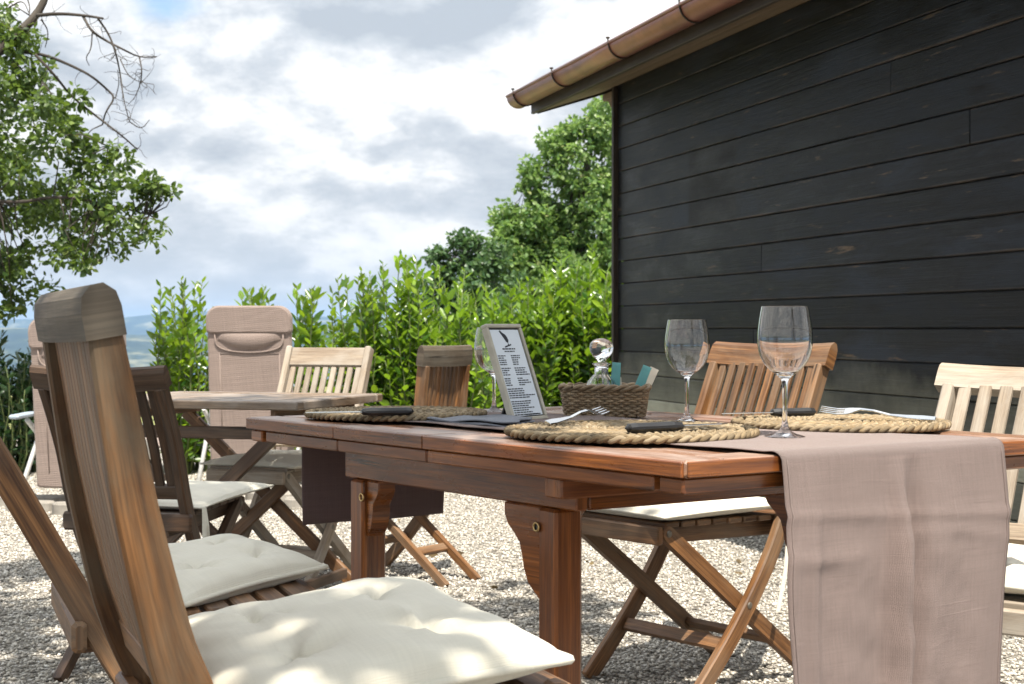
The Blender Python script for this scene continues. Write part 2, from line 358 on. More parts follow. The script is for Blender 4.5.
def wall_mat():
    n = NT('black_stained_boards')
    g = n.noise(n.coord('UV', (1.6, 55, 1)), 1.0, 6, 0.6, 0.8)
    fine = n.noise(n.coord('UV', (4, 300, 1)), 1.0, 3, 0.6)
    col = n.ramp(g, [(0.30, (0.003, 0.003, 0.0035)), (0.55, (0.006, 0.0065, 0.008)), (0.75, (0.013, 0.014, 0.017))])
    bl = n.noise(n.coord('UV', (1.5, 5, 1)), 1.0, 6, 0.65, 0.5)
    col = n.mix(n.ramp(bl, [(0.45, 0.0), (0.64, 0.9)]), col, (0.024, 0.029, 0.038))
    # knots: small rings showing through the stain
    kd = n.vor(n.coord('UV', (2.2, 8.5, 1)), 1.0)
    col = n.mix(n.ramp(kd, [(0.05, 0.95), (0.12, 0.4), (0.24, 0.0)]), col, (0.006, 0.005, 0.005))
    # scuffs where the stain has worn to brown wood
    sc = n.noise(n.coord('UV', (3.0, 26, 1), (3.3, 1.7, 0)), 1.0, 5, 0.7)
    col = n.mix(n.ramp(sc, [(0.62, 0.0), (0.70, 0.75)]), col, (0.13, 0.085, 0.05))
    xyz = n.sepz('Object')
    fr = n.math('FRACT', n.math('DIVIDE', n.math('ADD', xyz[2], 0.0565), 0.1415))
    wear = n.math('MULTIPLY', n.ramp(fr, [(0.0, 1.0), (0.045, 0.8), (0.075, 0.0)]), n.ramp(n.noise(n.coord('UV', (2.2, 9, 1), (5, 2, 0)), 1.0, 5, 0.65), [(0.42, 0.0), (0.66, 0.55)]))
    col = n.mix(wear, col, (0.115, 0.085, 0.062))
    # boards turn a paler olive grey, unevenly, towards the gravel
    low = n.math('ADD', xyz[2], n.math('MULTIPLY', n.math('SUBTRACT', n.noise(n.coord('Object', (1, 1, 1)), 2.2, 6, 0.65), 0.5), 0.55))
    low_tone = n.mix(n.noise(n.coord('UV', (5, 40, 1)), 1.0, 5, 0.6), (0.24, 0.235, 0.17), (0.46, 0.45, 0.35))
    col = n.mix(n.ramp(low, [(0.44, 0.8), (0.78, 0.0)]), col, low_tone)
    # darker square where something once hung
    def band(v, a, b, e=0.03):
        up = n.ramp(v, [(0, 0.0), (1, 1.0)])
        m1 = n.N.new('ShaderNodeMapRange'); m1.interpolation_type = 'SMOOTHSTEP'
        n.L.new(v, m1.inputs[0]); m1.inputs[1].default_value = a - e; m1.inputs[2].default_value = a + e
        m2 = n.N.new('ShaderNodeMapRange'); m2.interpolation_type = 'SMOOTHSTEP'
        n.L.new(v, m2.inputs[0]); m2.inputs[1].default_value = b + e; m2.inputs[2].default_value = b - e
        return n.math('MULTIPLY', m1.outputs[0], m2.outputs[0])
    sq = n.math('MULTIPLY', band(xyz[0], 1.13, 1.75), band(xyz[2], 1.50, 1.95))
    col = n.mix(n.math('MULTIPLY', sq, 0.75), col, (0.010, 0.009, 0.008))
    r = n.isl(); col = n.mix(1.0, col, n.ramp(r, [(0, 0.5), (1, 1.25)]), 'MULTIPLY')
    n.P(Base_Color=col, Roughness=n.ramp(bl, [(0.35, 0.36), (0.65, 0.62)]), Specular_IOR_Level=0.18)
    n.bump(n.math('ADD', n.math('ADD', g, n.math('MULTIPLY', bl, 1.5)), n.math('MULTIPLY', fine, 0.7)), 0.8, 0.003)
    return n.m
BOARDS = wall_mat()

def gravel_mat():
    n = NT('gravel_ground'); c = n.coord('Object')
    d = n.vor(c, 62); cc = n.vor(c, 62, 'Color'); d2 = n.vor(c, 150)
    sx = n.N.new('ShaderNodeSeparateColor'); n.L.new(cc, sx.inputs[0])
    col = n.ramp(sx.outputs[0], [(0.0, (0.26, 0.24, 0.21)), (0.35, (0.47, 0.44, 0.39)), (0.8, (0.66, 0.62, 0.56)), (1.0, (0.78, 0.75, 0.70))])
    col = n.mix(n.ramp(d, [(0.35, 0.0), (0.6, 0.85)]), col, (0.10, 0.09, 0.075))
    k = n.noise(c, 0.9, 5, 0.6)
    col = n.mix(n.ramp(k, [(0.4, 0.0), (0.75, 0.35)]), col, (0.33, 0.29, 0.23))
    n.P(Base_Color=col, Roughness=0.9, Specular_IOR_Level=0.25)
    h = n.math('ADD', n.ramp(d, [(0.0, 1.0), (0.6, 0.0)]), n.math('MULTIPLY', d2, 0.3))
    n.bump(h, 1.0, 0.012)
    return n.m
def stone_mat():
    n = NT('gravel_stones'); r = n.isl()
    col = n.ramp(r, [(0.0, (0.09, 0.08, 0.068)), (0.22, (0.33, 0.30, 0.25)), (0.6, (0.55, 0.505, 0.43)), (1.0, (0.78, 0.745, 0.67))])
    n.P(Base_Color=n.mix(n.math('MULTIPLY', n.noise(n.coord('Object'), 120, 3), 0.4), col, (0.3, 0.28, 0.25)), Roughness=0.85, Specular_IOR_Level=0.3)
    return n.m
GRAVEL, STONES = gravel_mat(), stone_mat()

# ------------------------------------------------------------------ terrain
def flat_sheet(name, pts_rows, mat):
    m = MB(); m.grid(pts_rows, smooth=True, us=1, vs=1); o = m.build(name, mat); o['kind'] = 'structure'; return o

def valley_h(x, y):
    d = math.hypot(x, y)
    if d < 17: return -0.06
    t = min((d - 17) / 420.0, 1.0); z = -0.06 - 150 * (t * t * (3 - 2 * t))
    z += (math.sin(x * 0.0041 + 1.3) * math.cos(y * 0.0033) * 9 + math.sin(x * 0.011 + y * 0.007) * 4) * t
    return z
def terrain():
    n = NT('valley_land'); c = n.coord('Object')
    f = n.vor(n.coord('Object', (1, 0.7, 1)), 0.0055, 'Color'); s = n.N.new('ShaderNodeSeparateColor'); n.L.new(f, s.inputs[0])
    col = n.ramp(s.outputs[0], [(0.0, (0.035, 0.06, 0.022)), (0.5, (0.06, 0.095, 0.03)), (0.72, (0.17, 0.18, 0.07)), (1.0, (0.30, 0.26, 0.14))])
    col = n.mix(n.ramp(n.noise(c, 0.012, 6, 0.7), [(0.45, 0.0), (0.55, 0.9)]), col, (0.025, 0.045, 0.018))
    n.P(Base_Color=col, Roughness=0.95, Specular_IOR_Level=0.1)
    # rings around the terrace, out to the horizon
    rad = [0.5, 8, 14, 17, 20, 25, 32, 42, 56, 75, 100, 135, 180, 240, 320, 430, 580, 780, 1050, 1400, 1900, 2600, 3500, 4700, 6200, 8200]
    rows = []
    for r in rad:
        rows.append([Vector((r * math.sin(a), r * math.cos(a), valley_h(r * math.sin(a), r * math.cos(a)))) for a in [2 * math.pi * k / 96 for k in range(97)]])
    flat_sheet('ground', rows, n.m)
    # wooded ridges across the valley
    hn = NT('far_woods'); hc = hn.coord('Object')
    hcol = hn.ramp(hn.noise(hc, 0.004, 9, 0.75), [(0.42, (0.012, 0.020, 0.012)), (0.52, (0.03, 0.042, 0.02)), (0.60, (0.17, 0.16, 0.09))])
    hn.P(Base_Color=hcol, Roughness=0.95, Specular_IOR_Level=0.1)
    for name, D, top, ph, depth in (('hills', 4200, 6, 0.4, 1500), ('mountain_ridge', 7000, 52, 2.2, 1200)):
        P = []
        for j in range(25):
            t = j / 24; row = []
            for i in range(141):
                x = (i / 140 - 0.5) * D * 2.2
                hh = top + (math.sin(x * 0.0011 + ph) * 16 + math.sin(x * 0.0031 + ph * 3) * 7 + math.sin(x * 0.0093 + ph) * 2.5) * (D / 6000)
                prof = math.sin(min(t * 1.25, 1.0) * math.pi / 2) if t < 0.8 else math.cos((t - 0.8) / 0.2 * math.pi / 2)
                wob = math.sin(x * 0.006 + t * 5) * 14 * (1 - t) * t * 4
                row.append(Vector((x, D + (t - 0.8) * depth + math.sin(x * 0.0016) * 180, -170 + (hh + 170) * prof + wob)))
            P.append(row)
        flat_sheet(name, P, hn.m)
terrain()

def terrace():
    P = [[Vector((-14 + 28 * i / 40, -8 + 21.5 * j / 40, 0.0)) for i in range(41)] for j in range(41)]
    flat_sheet('gravel_terrace', P, GRAVEL)
    # loose stones in front of the lens
    g = np.random.default_rng(3); n = 170000
    Y = 2.6 + (10.2 - 2.6) * g.random(n) ** 0.8
    X = (g.random(n) * 2 - 1) * (Y * 0.36 + 0.25)
    w = Vector((-0.2832, 0.959)); keep = ((X - 0.671) * 0.959 + (Y - 9.5) * 0.2832) < -0.03
    X, Y = X[keep], Y[keep]; n = len(X)
    r = 0.0032 + 0.0056 * g.random(n) ** 2
    base = np.array([[1, 0, 0], [0.3, 0.95, 0], [-0.8, 0.6, 0], [-0.8, -0.6, 0], [0.3, -0.95, 0], [0.1, 0.1, 1], [0, 0, -0.6]], dtype=np.float32)
    tri = []
    for k in range(5): tri += [[k, (k + 1) % 5, 5], [(k + 1) % 5, k, 6]]
    tri = np.array(tri)
    a = g.random(n) * 6.283; ca, sa = np.cos(a), np.sin(a)
    V = base[None] * np.stack([r * (0.8 + 0.6 * g.random(n)), r * (0.7 + 0.4 * g.random(n)), r * (0.5 + 0.5 * g.random(n))], 1)[:, None, :]
    V = V * (0.82 + 0.36 * g.random((n, 7, 1)))
    tl = (g.random(n) - 0.5) * 0.9; V[:, :, 2] += V[:, :, 0] * tl[:, None]
    x = V[:, :, 0] * ca[:, None] - V[:, :, 1] * sa[:, None] + X[:, None]; y = V[:, :, 0] * sa[:, None] + V[:, :, 1] * ca[:, None] + Y[:, None]
    z = V[:, :, 2] + (r * 0.35)[:, None]
    V = np.stack([x, y, z], 2).reshape(-1, 3); Fc = (tri[None] + (np.arange(n) * 7)[:, None, None]).reshape(-1)
    raw_mesh('gravel', V, Fc, STONES)['kind'] = 'stuff'

def raw_mesh(name, V, Fidx, mat, parent=None, n=3):
    me = bpy.data.meshes.new(name); nf = len(Fidx) // n
    me.vertices.add(len(V)); me.vertices.foreach_set('co', np.asarray(V, dtype=np.float32).ravel())
    me.loops.add(nf * n); me.loops.foreach_set('vertex_index', np.asarray(Fidx, dtype=np.int32))
    me.polygons.add(nf); me.polygons.foreach_set('loop_start', np.arange(0, nf * n, n, dtype=np.int32))
    me.update(calc_edges=True); me.validate(); me.materials.append(mat)
    o = bpy.data.objects.new(name, me); COL.objects.link(o)
    if parent is not None: o.parent = parent
    return o
terrace()

# ------------------------------------------------------------------ foliage
def leaves(name, mat, P, D, L, Wd, parent=None, off=(0, 0, 0), seed=0, fold=0.18, curl=0.12):
    """P positions, D directions of each leaf, L lengths, Wd widths -> one mesh of folded leaves"""
    g = np.random.default_rng(seed); n = len(P); D = D / np.linalg.norm(D, axis=1, keepdims=True)
    rv = g.normal(size=(n, 3)); rv[:, 2] += 1.2
    Sd = np.cross(D, rv); Sd /= np.linalg.norm(Sd, axis=1, keepdims=True) + 1e-9
    Nn = np.cross(Sd, D)
    L = L[:, None]; Wd = Wd[:, None]
    b = P; m = P + D * L * 0.5 - Nn * Wd * fold; t = P + D * L - Nn * L * curl
    l1 = P + D * L * 0.42 + Sd * Wd * 0.5; r1 = P + D * L * 0.42 - Sd * Wd * 0.5
    l2 = P + D * L * 0.78 + Sd * Wd * 0.33 - Nn * L * curl * 0.4; r2 = P + D * L * 0.78 - Sd * Wd * 0.33 - Nn * L * curl * 0.4
    V = np.stack([b, m, t, l1, r1, l2, r2], 1).reshape(-1, 3) - np.array(off)
    tri = np.array([[0, 1, 3], [0, 4, 1], [3, 1, 5], [4, 6, 1], [5, 1, 2], [6, 2, 1]])
    return raw_mesh(name, V, (tri[None] + (np.arange(n) * 7)[:, None, None]).reshape(-1), mat, parent)

def clump_cloud(clumps, dens, g, shell=0.55):
    P = []; D = []
    for c, r, k in clumps:
        n = int(dens * k * r ** 2)
        d = g.normal(size=(n, 3)); d /= np.linalg.norm(d, axis=1, keepdims=True)
        rr = r * (shell + (1 - shell) * g.random(n) ** 0.5) * (0.75 + 0.35 * np.sin(d[:, 0] * 5 + c[0] * 9) * np.sin(d[:, 2] * 6 + c[2] * 7) + 0.12 * g.random(n))
        p = np.array(c)[None] + d * rr[:, None] * np.array([1, 1, 0.85])
        P.append(p); D.append(d * 0.7 + g.normal(size=(n, 3)) * 0.6 + np.array([0, 0, -0.25]))
    return np.concatenate(P), np.concatenate(D)

def tree(name, label, trunk, limbs, clumps, leafmat_, dens, leaf, seed, sub=7, trunk_r=0.12):
    """trunk: polyline; limbs: list of (polyline, r0, r1); clumps: (centre, radius, weight)"""
    g = np.random.default_rng(seed); base = Vector(trunk[0])
    root = empty(name, base, label, 'tree')
    m = MB(); k = len(trunk); m.tube(trunk, [trunk_r * (1 - 0.55 * i / (k - 1)) for i in range(k)], 10)
    m.build('trunk', BARK, root, off=base)
    m = MB()
    for pl, a, b in limbs:
        q = len(pl); m.tube(pl, [a + (b - a) * i / (q - 1) for i in range(q)], 6)
    if limbs: m.build('limb', BARK, root, off=base)
    # small clumps spread over each big one so that the outline breaks up
    sc = []
    for c, r, wgt in clumps:
        for i in range(sub):
            d = g.normal(size=3); d /= np.linalg.norm(d)
            sc.append((np.array(c) + d * r * (0.25 + 0.75 * g.random()) * np.array([1, 1, 0.85]), r * (0.20 + 0.28 * g.random()), wgt))
    P, D = clump_cloud(sc, dens, g, 0.3)
    n = len(P); s = leaf * (0.65 + 0.7 * g.random(n))
    leaves('crown', leafmat_, P, D, s, s * (0.55 + 0.2 * g.random(n)), root, base, seed)
    if name == 'shade_tree': return root
    # twigs carrying the clumps
    m = MB(); tw = [Vector(p) for p in trunk[len(trunk) // 2:]] + [Vector(a).lerp(Vector(b), t / 6) for l in limbs for a, b in zip(l[0], l[0][1:]) for t in range(1, 7)]
    for c, r, wgt in sc[::2]:
        c = Vector(c); s0 = min(tw, key=lambda p: (p - c).length); mid = (s0 + c) / 2 + Vector(g.normal(size=3)) * 0.12 * (s0 - c).length
        m.tube([s0, mid, c], [leaf * 0.11, leaf * 0.08, leaf * 0.04], 5)
    m.build('twig', BARK, root, off=base)
    return root

L_LEFT = leafmat('leaf_left_tree', (0.014, 0.040, 0.012), (0.15, 0.225, 0.045), 0.36, 0.42, (0.23, 0.35, 0.035))
L_RIGHT = leafmat('leaf_maple', (0.07, 0.15, 0.05), (0.28, 0.38, 0.14), 0.45, 0.34, (0.34, 0.54, 0.10))
L_DARK = leafmat('leaf_dark_tree', (0.035, 0.085, 0.033), (0.12, 0.20, 0.075), 0.34, 0.38, (0.15, 0.28, 0.06))
L_YOUNG = leafmat('leaf_laurel_young', (0.022, 0.08, 0.014), (0.25, 0.40, 0.034), 0.46, 0.26, (0.32, 0.52, 0.02), 0.6)
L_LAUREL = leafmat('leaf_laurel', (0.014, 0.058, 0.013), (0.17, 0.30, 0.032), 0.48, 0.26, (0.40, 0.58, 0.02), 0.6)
L_SHADE = leafmat('leaf_canopy', (0.03, 0.06, 0.015), (0.07, 0.13, 0.03), 0.25, 0.5)
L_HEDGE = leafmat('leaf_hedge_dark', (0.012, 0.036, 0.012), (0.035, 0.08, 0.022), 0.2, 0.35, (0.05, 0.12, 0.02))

def left_tree():
    def c(px, py, r, Y, w=1.0):
        p = at(px, py, Y=Y); return (tuple(p), r / F_PX * Y, w)
    cl = [c(20, 90, 55, 9.2), c(60, 125, 45, 9.0), c(100, 165, 45, 9.0), c(143, 188, 30, 8.9), c(163, 192, 18, 8.9, 1.2), c(40, 200, 65, 9.3), c(112, 222, 45, 9.0),
          c(150, 232, 20, 8.8), c(5, 262, 50, 9.2), c(70, 245, 35, 9.0), c(86, 262, 16, 8.9), c(4, 308, 24, 9.2), c(-60, 160, 110, 9.6), c(-70, 50, 90, 9.8),
          c(-70, 270, 90, 9.5), c(18, 45, 32, 9.3), c(-10, 20, 30, 9.3)]
    tr = [Vector((-4.2, 9.8, -0.05)), Vector((-4.1, 9.75, 1.0)), Vector((-3.95, 9.6, 1.9)), Vector((-3.9, 9.5, 2.8)), Vector((-3.95, 9.4, 4.0))]
    def pl(Y, *q): return [at(x, y, Y=Y + 0.15 * math.sin(x)) for x, y in q]
    def smooth(p, it=2):
        for _ in range(it):
            q = [p[0]]
            for a, b in zip(p, p[1:]): q += [a.lerp(b, .25), a.lerp(b, .75)]
            p = q + [p[-1]]
        return p
    lm = [(pl(9.2, (-90, 180), (-40, 90), (0, 50), (40, 16), (52, -20)), 0.05, 0.018),
          (pl(9.2, (38, 16), (60, 14), (85, 16), (104, 19)), 0.013, 0.006),
          (pl(9.1, (84, 17), (92, 32), (108, 42), (124, 50), (140, 58), (157, 57)), 0.010, 0.003),
          (pl(9.0, (98, 18), (110, 35), (117, 55), (121, 75), (124, 100), (130, 122)), 0.008, 0.002),
          (pl(9.1, (20, 52), (45, 55), (70, 65), (92, 76), (108, 90), (116, 98), (106, 112), (103, 125)), 0.011, 0.004),
          (pl(9.1, (36, 55), (55, 75), (72, 97), (95, 115), (112, 128), (125, 138), (138, 150)), 0.010, 0.004),
          (pl(9.0, (140, 58), (143, 72), (140, 88), (134, 100)), 0.005, 0.002), (pl(9.0, (112, 44), (118, 52), (112, 60)), 0.006, 0.002),
          (pl(9.0, (93, 32), (92, 50), (86, 58), (90, 66)), 0.005, 0.002), (pl(9.0, (121, 60), (128, 75), (138, 82), (150, 84)), 0.004, 0.0015),
          (pl(9.0, (42, 20), (50, 32), (46, 48)), 0.005, 0.002), (pl(9.1, (10, 8), (24, 0), (30, 14)), 0.006, 0.002), (pl(9.1, (25, -8), (31, 6), (30, 16)), 0.006, 0.003),
          (pl(9.0, (116, 98), (120, 84), (118, 70)), 0.004, 0.0015), (pl(9.0, (130, 122), (142, 130), (150, 120)), 0.004, 0.0015),
          (pl(9.0, (-60, 190), (10, 205), (60, 195), (110, 205), (150, 215)), 0.014, 0.004)]
    lm = [(smooth(a), b, c_) for a, b, c_ in lm]
    g = random.Random(5)
    for k in range(85):   # fine dead twigs on the bare limbs
        b = lm[g.choice([1, 2, 3, 3, 4, 5, 6, 9])][0]; i = g.randrange(len(b) - 1); p = b[i].lerp(b[i + 1], g.random())
        d = Vector((g.uniform(-1, 1), g.uniform(-.4, .4), g.uniform(-1.2, .5))).normalized() * g.uniform(0.05, 0.16)
        lm.append((smooth([p, p + d * 0.35 + Vector((g.uniform(-.02, .02), 0, g.uniform(-.02, .02))), p + d * 0.7 + Vector((g.uniform(-.03, .03), 0, g.uniform(-.03, .03))), p + d], 1), 0.0022, 0.0008))
    tree('broadleaf_tree', 'tall broadleaf tree at the left edge with bare dead branches above its leafy crown', tr, lm, cl, L_LEFT, 4900, 0.044, 11, 15, 0.16)
left_tree()

def right_trees():
    def c(px, py, r, Y, w=1.0):
        p = at(px, py, Y=Y); return (tuple(p), r / F_PX * Y, w)
    Y = 18
    cl = [c(600, 130, 42, Y), c(562, 142, 26, Y, 1.1), c(548, 170, 24, Y), c(590, 190, 46, Y), c(532, 192, 18, Y), c(640, 170, 60, Y + 1), c(560, 232, 46, Y), c(512, 222, 24, Y), c(530, 225, 34, Y), c(535, 250, 40, Y),
          c(508, 246, 28, Y), c(610, 262, 55, Y), c(540, 275, 42, Y), c(640, 260, 60, Y + 1), c(497, 285, 30, Y), c(570, 300, 50, Y), c(660, 90, 60, Y + 1.5), c(600, 330, 60, Y)]
    b = at(585, 340, Y=Y); tr = [Vector((b.x, Y, -0.3)), Vector((b.x + .05, Y, 1.2)), Vector((b.x - .1, Y, 2.2)), Vector((b.x + .1, Y, 3.3))]
    lm = [([tr[1], at(545, 250, Y=Y), at(515, 225, Y=Y)], 0.05, 0.015), ([tr[2], at(570, 190, Y=Y), at(555, 150, Y=Y)], 0.045, 0.012), ([tr[2], at(620, 200, Y=Y), at(640, 150, Y=Y)], 0.045, 0.015)]
    tree('maple_tree', 'large fresh green maple tree beside the end of the black hut', tr, lm, cl, L_RIGHT, 4600, 0.060, 21, 22, 0.08)
    Y = 16
    cl = [c(437, 256, 15, Y), c(462, 240, 18, Y), c(470, 262, 28, Y), c(445, 278, 26, Y), c(490, 255, 20, Y), c(478, 290, 36, Y), c(440, 305, 30, Y), c(500, 310, 40, Y), c(460, 325, 40, Y)]
    b = at(470, 340, Y=Y); tr = [Vector((b.x, Y, -0.3)), Vector((b.x, Y, 0.8)), Vector((b.x + .03, Y, 1.6))]
    tree('dark_tree', 'small dark green tree behind the laurels, left of the big maple', tr, [], cl, L_DARK, 5200, 0.055, 22, 20, 0.06)
right_trees()

def laurel(px, Y, halfw, top_px, label, seed, nst=46, mat=None, leaf=0.078, tall=6, depth=0.35):
    """cherry-laurel shrub: upright shoots set with leaves; some shoots stand clear of the mass"""
    g = np.random.default_rng(seed); mat = mat or L_LAUREL
    b = at(px, 400, Y=Y); hw = halfw / F_PX * Y; top = CAM_Z + (HZ - top_px) / F_PX * Y
    root = empty('laurel_shrub', (b.x, Y, 0), label, 'shrub', group='laurel shrubs along the terrace edge')
    ms = MB(); P = []; D = []; Ls = []; lob = g.uniform(0, 6, 3)
    for s in range(nst + tall):
        free = s >= nst
        u = g.uniform(-1, 1); w = g.uniform(-1, 1)
        h = top * (1.0 - 0.06 * g.random()) if free else top * (0.80 - 0.20 * abs(u) ** 2 + 0.10 * math.sin(u * 5 + lob[0]) + 0.06 * math.sin(w * 6 + lob[1]) + 0.07 * g.normal())
        if free: u *= 0.7
        x0, y0 = b.x + u * hw * 0.55, Y + w * depth * 0.6
        x1, y1 = b.x + u * hw, Y + w * depth
        h = max(h, 0.35)
        pts = [Vector((x0 + (x1 - x0) * t ** 0.8 + 0.03 * math.sin(t * 5 + s), y0 + (y1 - y0) * t, h * t - 0.02)) for t in (0, .3, .6, .85, 1)]
        ms.tube(pts, [0.008, 0.007, 0.005, 0.0035, 0.002], 5)
        nl = int(h / (0.024 if not free else 0.028))
        for k in range(nl):
            t = 0.10 + 0.90 * (k + g.random() * 0.5) / nl; t = min(t, 1.0)
            i = min(int(t * 4.0001), 3); seg = [0, .3, .6, .85, 1]; j = max(q for q in range(4) if seg[q] <= t); f = (t - seg[j]) / (seg[j + 1] - seg[j])
            p = pts[j].lerp(pts[j + 1], f); a = k * 2.4 + g.random()
            up = 0.35 + 0.9 * t ** 2 if not free else 0.5 + 1.0 * t ** 2
            P.append(p); D.append((math.cos(a), math.sin(a), up * g.uniform(0.6, 1.3))); Ls.append(leaf * (0.50 + 0.75 * g.random()) * (0.7 if t > 0.96 else 1))
    ms.build('stem', STEMS, root, off=(b.x, Y, 0))
    Ls = np.array(Ls)
    leaves('foliage', mat, np.array([tuple(p) for p in P]), np.array(D), Ls, Ls * 0.42, root, (b.x, Y, 0), seed)
STEMS = plain('green_stems', (0.10, 0.13, 0.04), 0.6)
for a in [(188, 9.7, 32, 274, 'bright laurel shrub left of the nearest upright taupe lounger, facing the valley gap', 31, 34, None, .085, 7),
          (250, 10.2, 34, 284, 'laurel shrub standing right behind the padded back of the taupe lounger', 32, 28, None, .098, 5),
          (309, 10.0, 15, 281, 'slim laurel shrub rising between the taupe lounger and the pale slatted chair', 33, 16, None, .098, 5),
          (362, 9.9, 34, 268, 'laurel shrub behind the pale slatted chair', 34, 46, None, .088, 5),
          (412, 9.8, 38, 252, 'tallest laurel shrub with long loose shoots, between the pale chair and the narrow orange one', 35, 58, L_YOUNG, .09, 8),
          (462, 9.6, 34, 280, 'laurel shrub behind the narrow orange chair back', 36, 52, L_YOUNG, .09, 4),
          (520, 11.6, 44, 275, 'wide yellow-green laurel shrub behind the menu board', 37, 84, L_YOUNG, .098, 5),
          (566, 11.9, 38, 262, 'sunlit laurel shrub behind the glass cruet, under the maple', 38, 84, L_YOUNG, .098, 6),
          (604, 11.7, 34, 262, 'laurel shrub tucked against the corner of the black hut', 39, 64, L_YOUNG, .098, 4),
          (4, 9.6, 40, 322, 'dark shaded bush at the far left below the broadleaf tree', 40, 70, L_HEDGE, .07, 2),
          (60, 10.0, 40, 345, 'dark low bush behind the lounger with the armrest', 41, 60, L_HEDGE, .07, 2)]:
    laurel(*a)

def canopy():
    g = np.random.default_rng(5)
    tr = [Vector((3.6, -3.6, 0)), Vector((3.5, -3.5, 1.4)), Vector((3.2, -3.2, 2.8)), Vector((2.6, -2.5, 4.2)), Vector((2.2, -1.8, 5.6))]
    lm = [([tr[2], Vector((1.8, -1.6, 4.2)), Vector((0.2, 0.6, 5.0)), Vector((-0.8, 2.4, 5.3))], 0.10, 0.03), ([tr[2], Vector((2.9, -0.8, 4.0)), Vector((2.8, 1.2, 4.6)), Vector((1.9, 2.8, 5.0))], 0.09, 0.02),
          ([tr[2], Vector((1.0, -2.6, 4.2)), Vector((-0.8, -1.6, 5.0)), Vector((-2.0, 0.2, 5.2))], 0.09, 0.02)]
    cl = []
    for sx in np.arange(-3.6, 1.7, 0.62):
        for sy in np.arange(-0.6, 6.6, 0.62):
            x, y = sx + g.uniform(-.25, .25), sy + g.uniform(-.25, .25)      # where its shadow falls
            lim = 6.35 - max(0, x + 0.3) * 1.2 if x < 0.7 else 3.9 - (x - 0.7) * 2.3
            if min(math.hypot(x - .08, y - 2.61), math.hypot(x + .18, y - 3.15)) < .26: continue
            if 0.0 < x < 0.95 and 2.95 < y < 3.45 and g.random() < 0.75: continue
            if (0.08 < x < 1.3 and y < 3.1) or (x > 0.22 and y < 4.5 and g.random() < 0.72) or (x > 0.22 and g.random() < .3): continue
            if (-0.7 < x < 0.15 and y > 5.4) or (x < -.3 and y > 4.8 and g.random() < .3): continue
            if y > lim - 0.35 or (g.random() < 0.10 and not (-1.2 < x < .3 and .6 < y < 2.6 and g.random() < .75) and not (0 < x < 1.2 and 1.4 < y < 3) and not (-.6 < x < .4 and 2.9 < y < 4.2)): continue
            z = g.uniform(4.4, 5.6); cl.append(((x + SUN.x / SUN.z * z, y + SUN.y / SUN.z * z, z), g.uniform(0.42, 0.60), 1.0))
    for x, y in ((-.08, 3.62), (-.04, 3.45), (-.60, 2.98), (-.75, 2.80), (-.50, 2.75), (-.7, 3.1)):
        cl.append(((x + SUN.x / SUN.z * 5, y + SUN.y / SUN.z * 5, 5.0), 0.34, 1.6))
    tree('shade_tree', 'spreading tree outside the picture whose crown dapples the tables', tr, lm, cl, L_SHADE, CANOPY_D, 0.10, 51, 13, 0.22)
CANOPY_D = 1000
canopy()

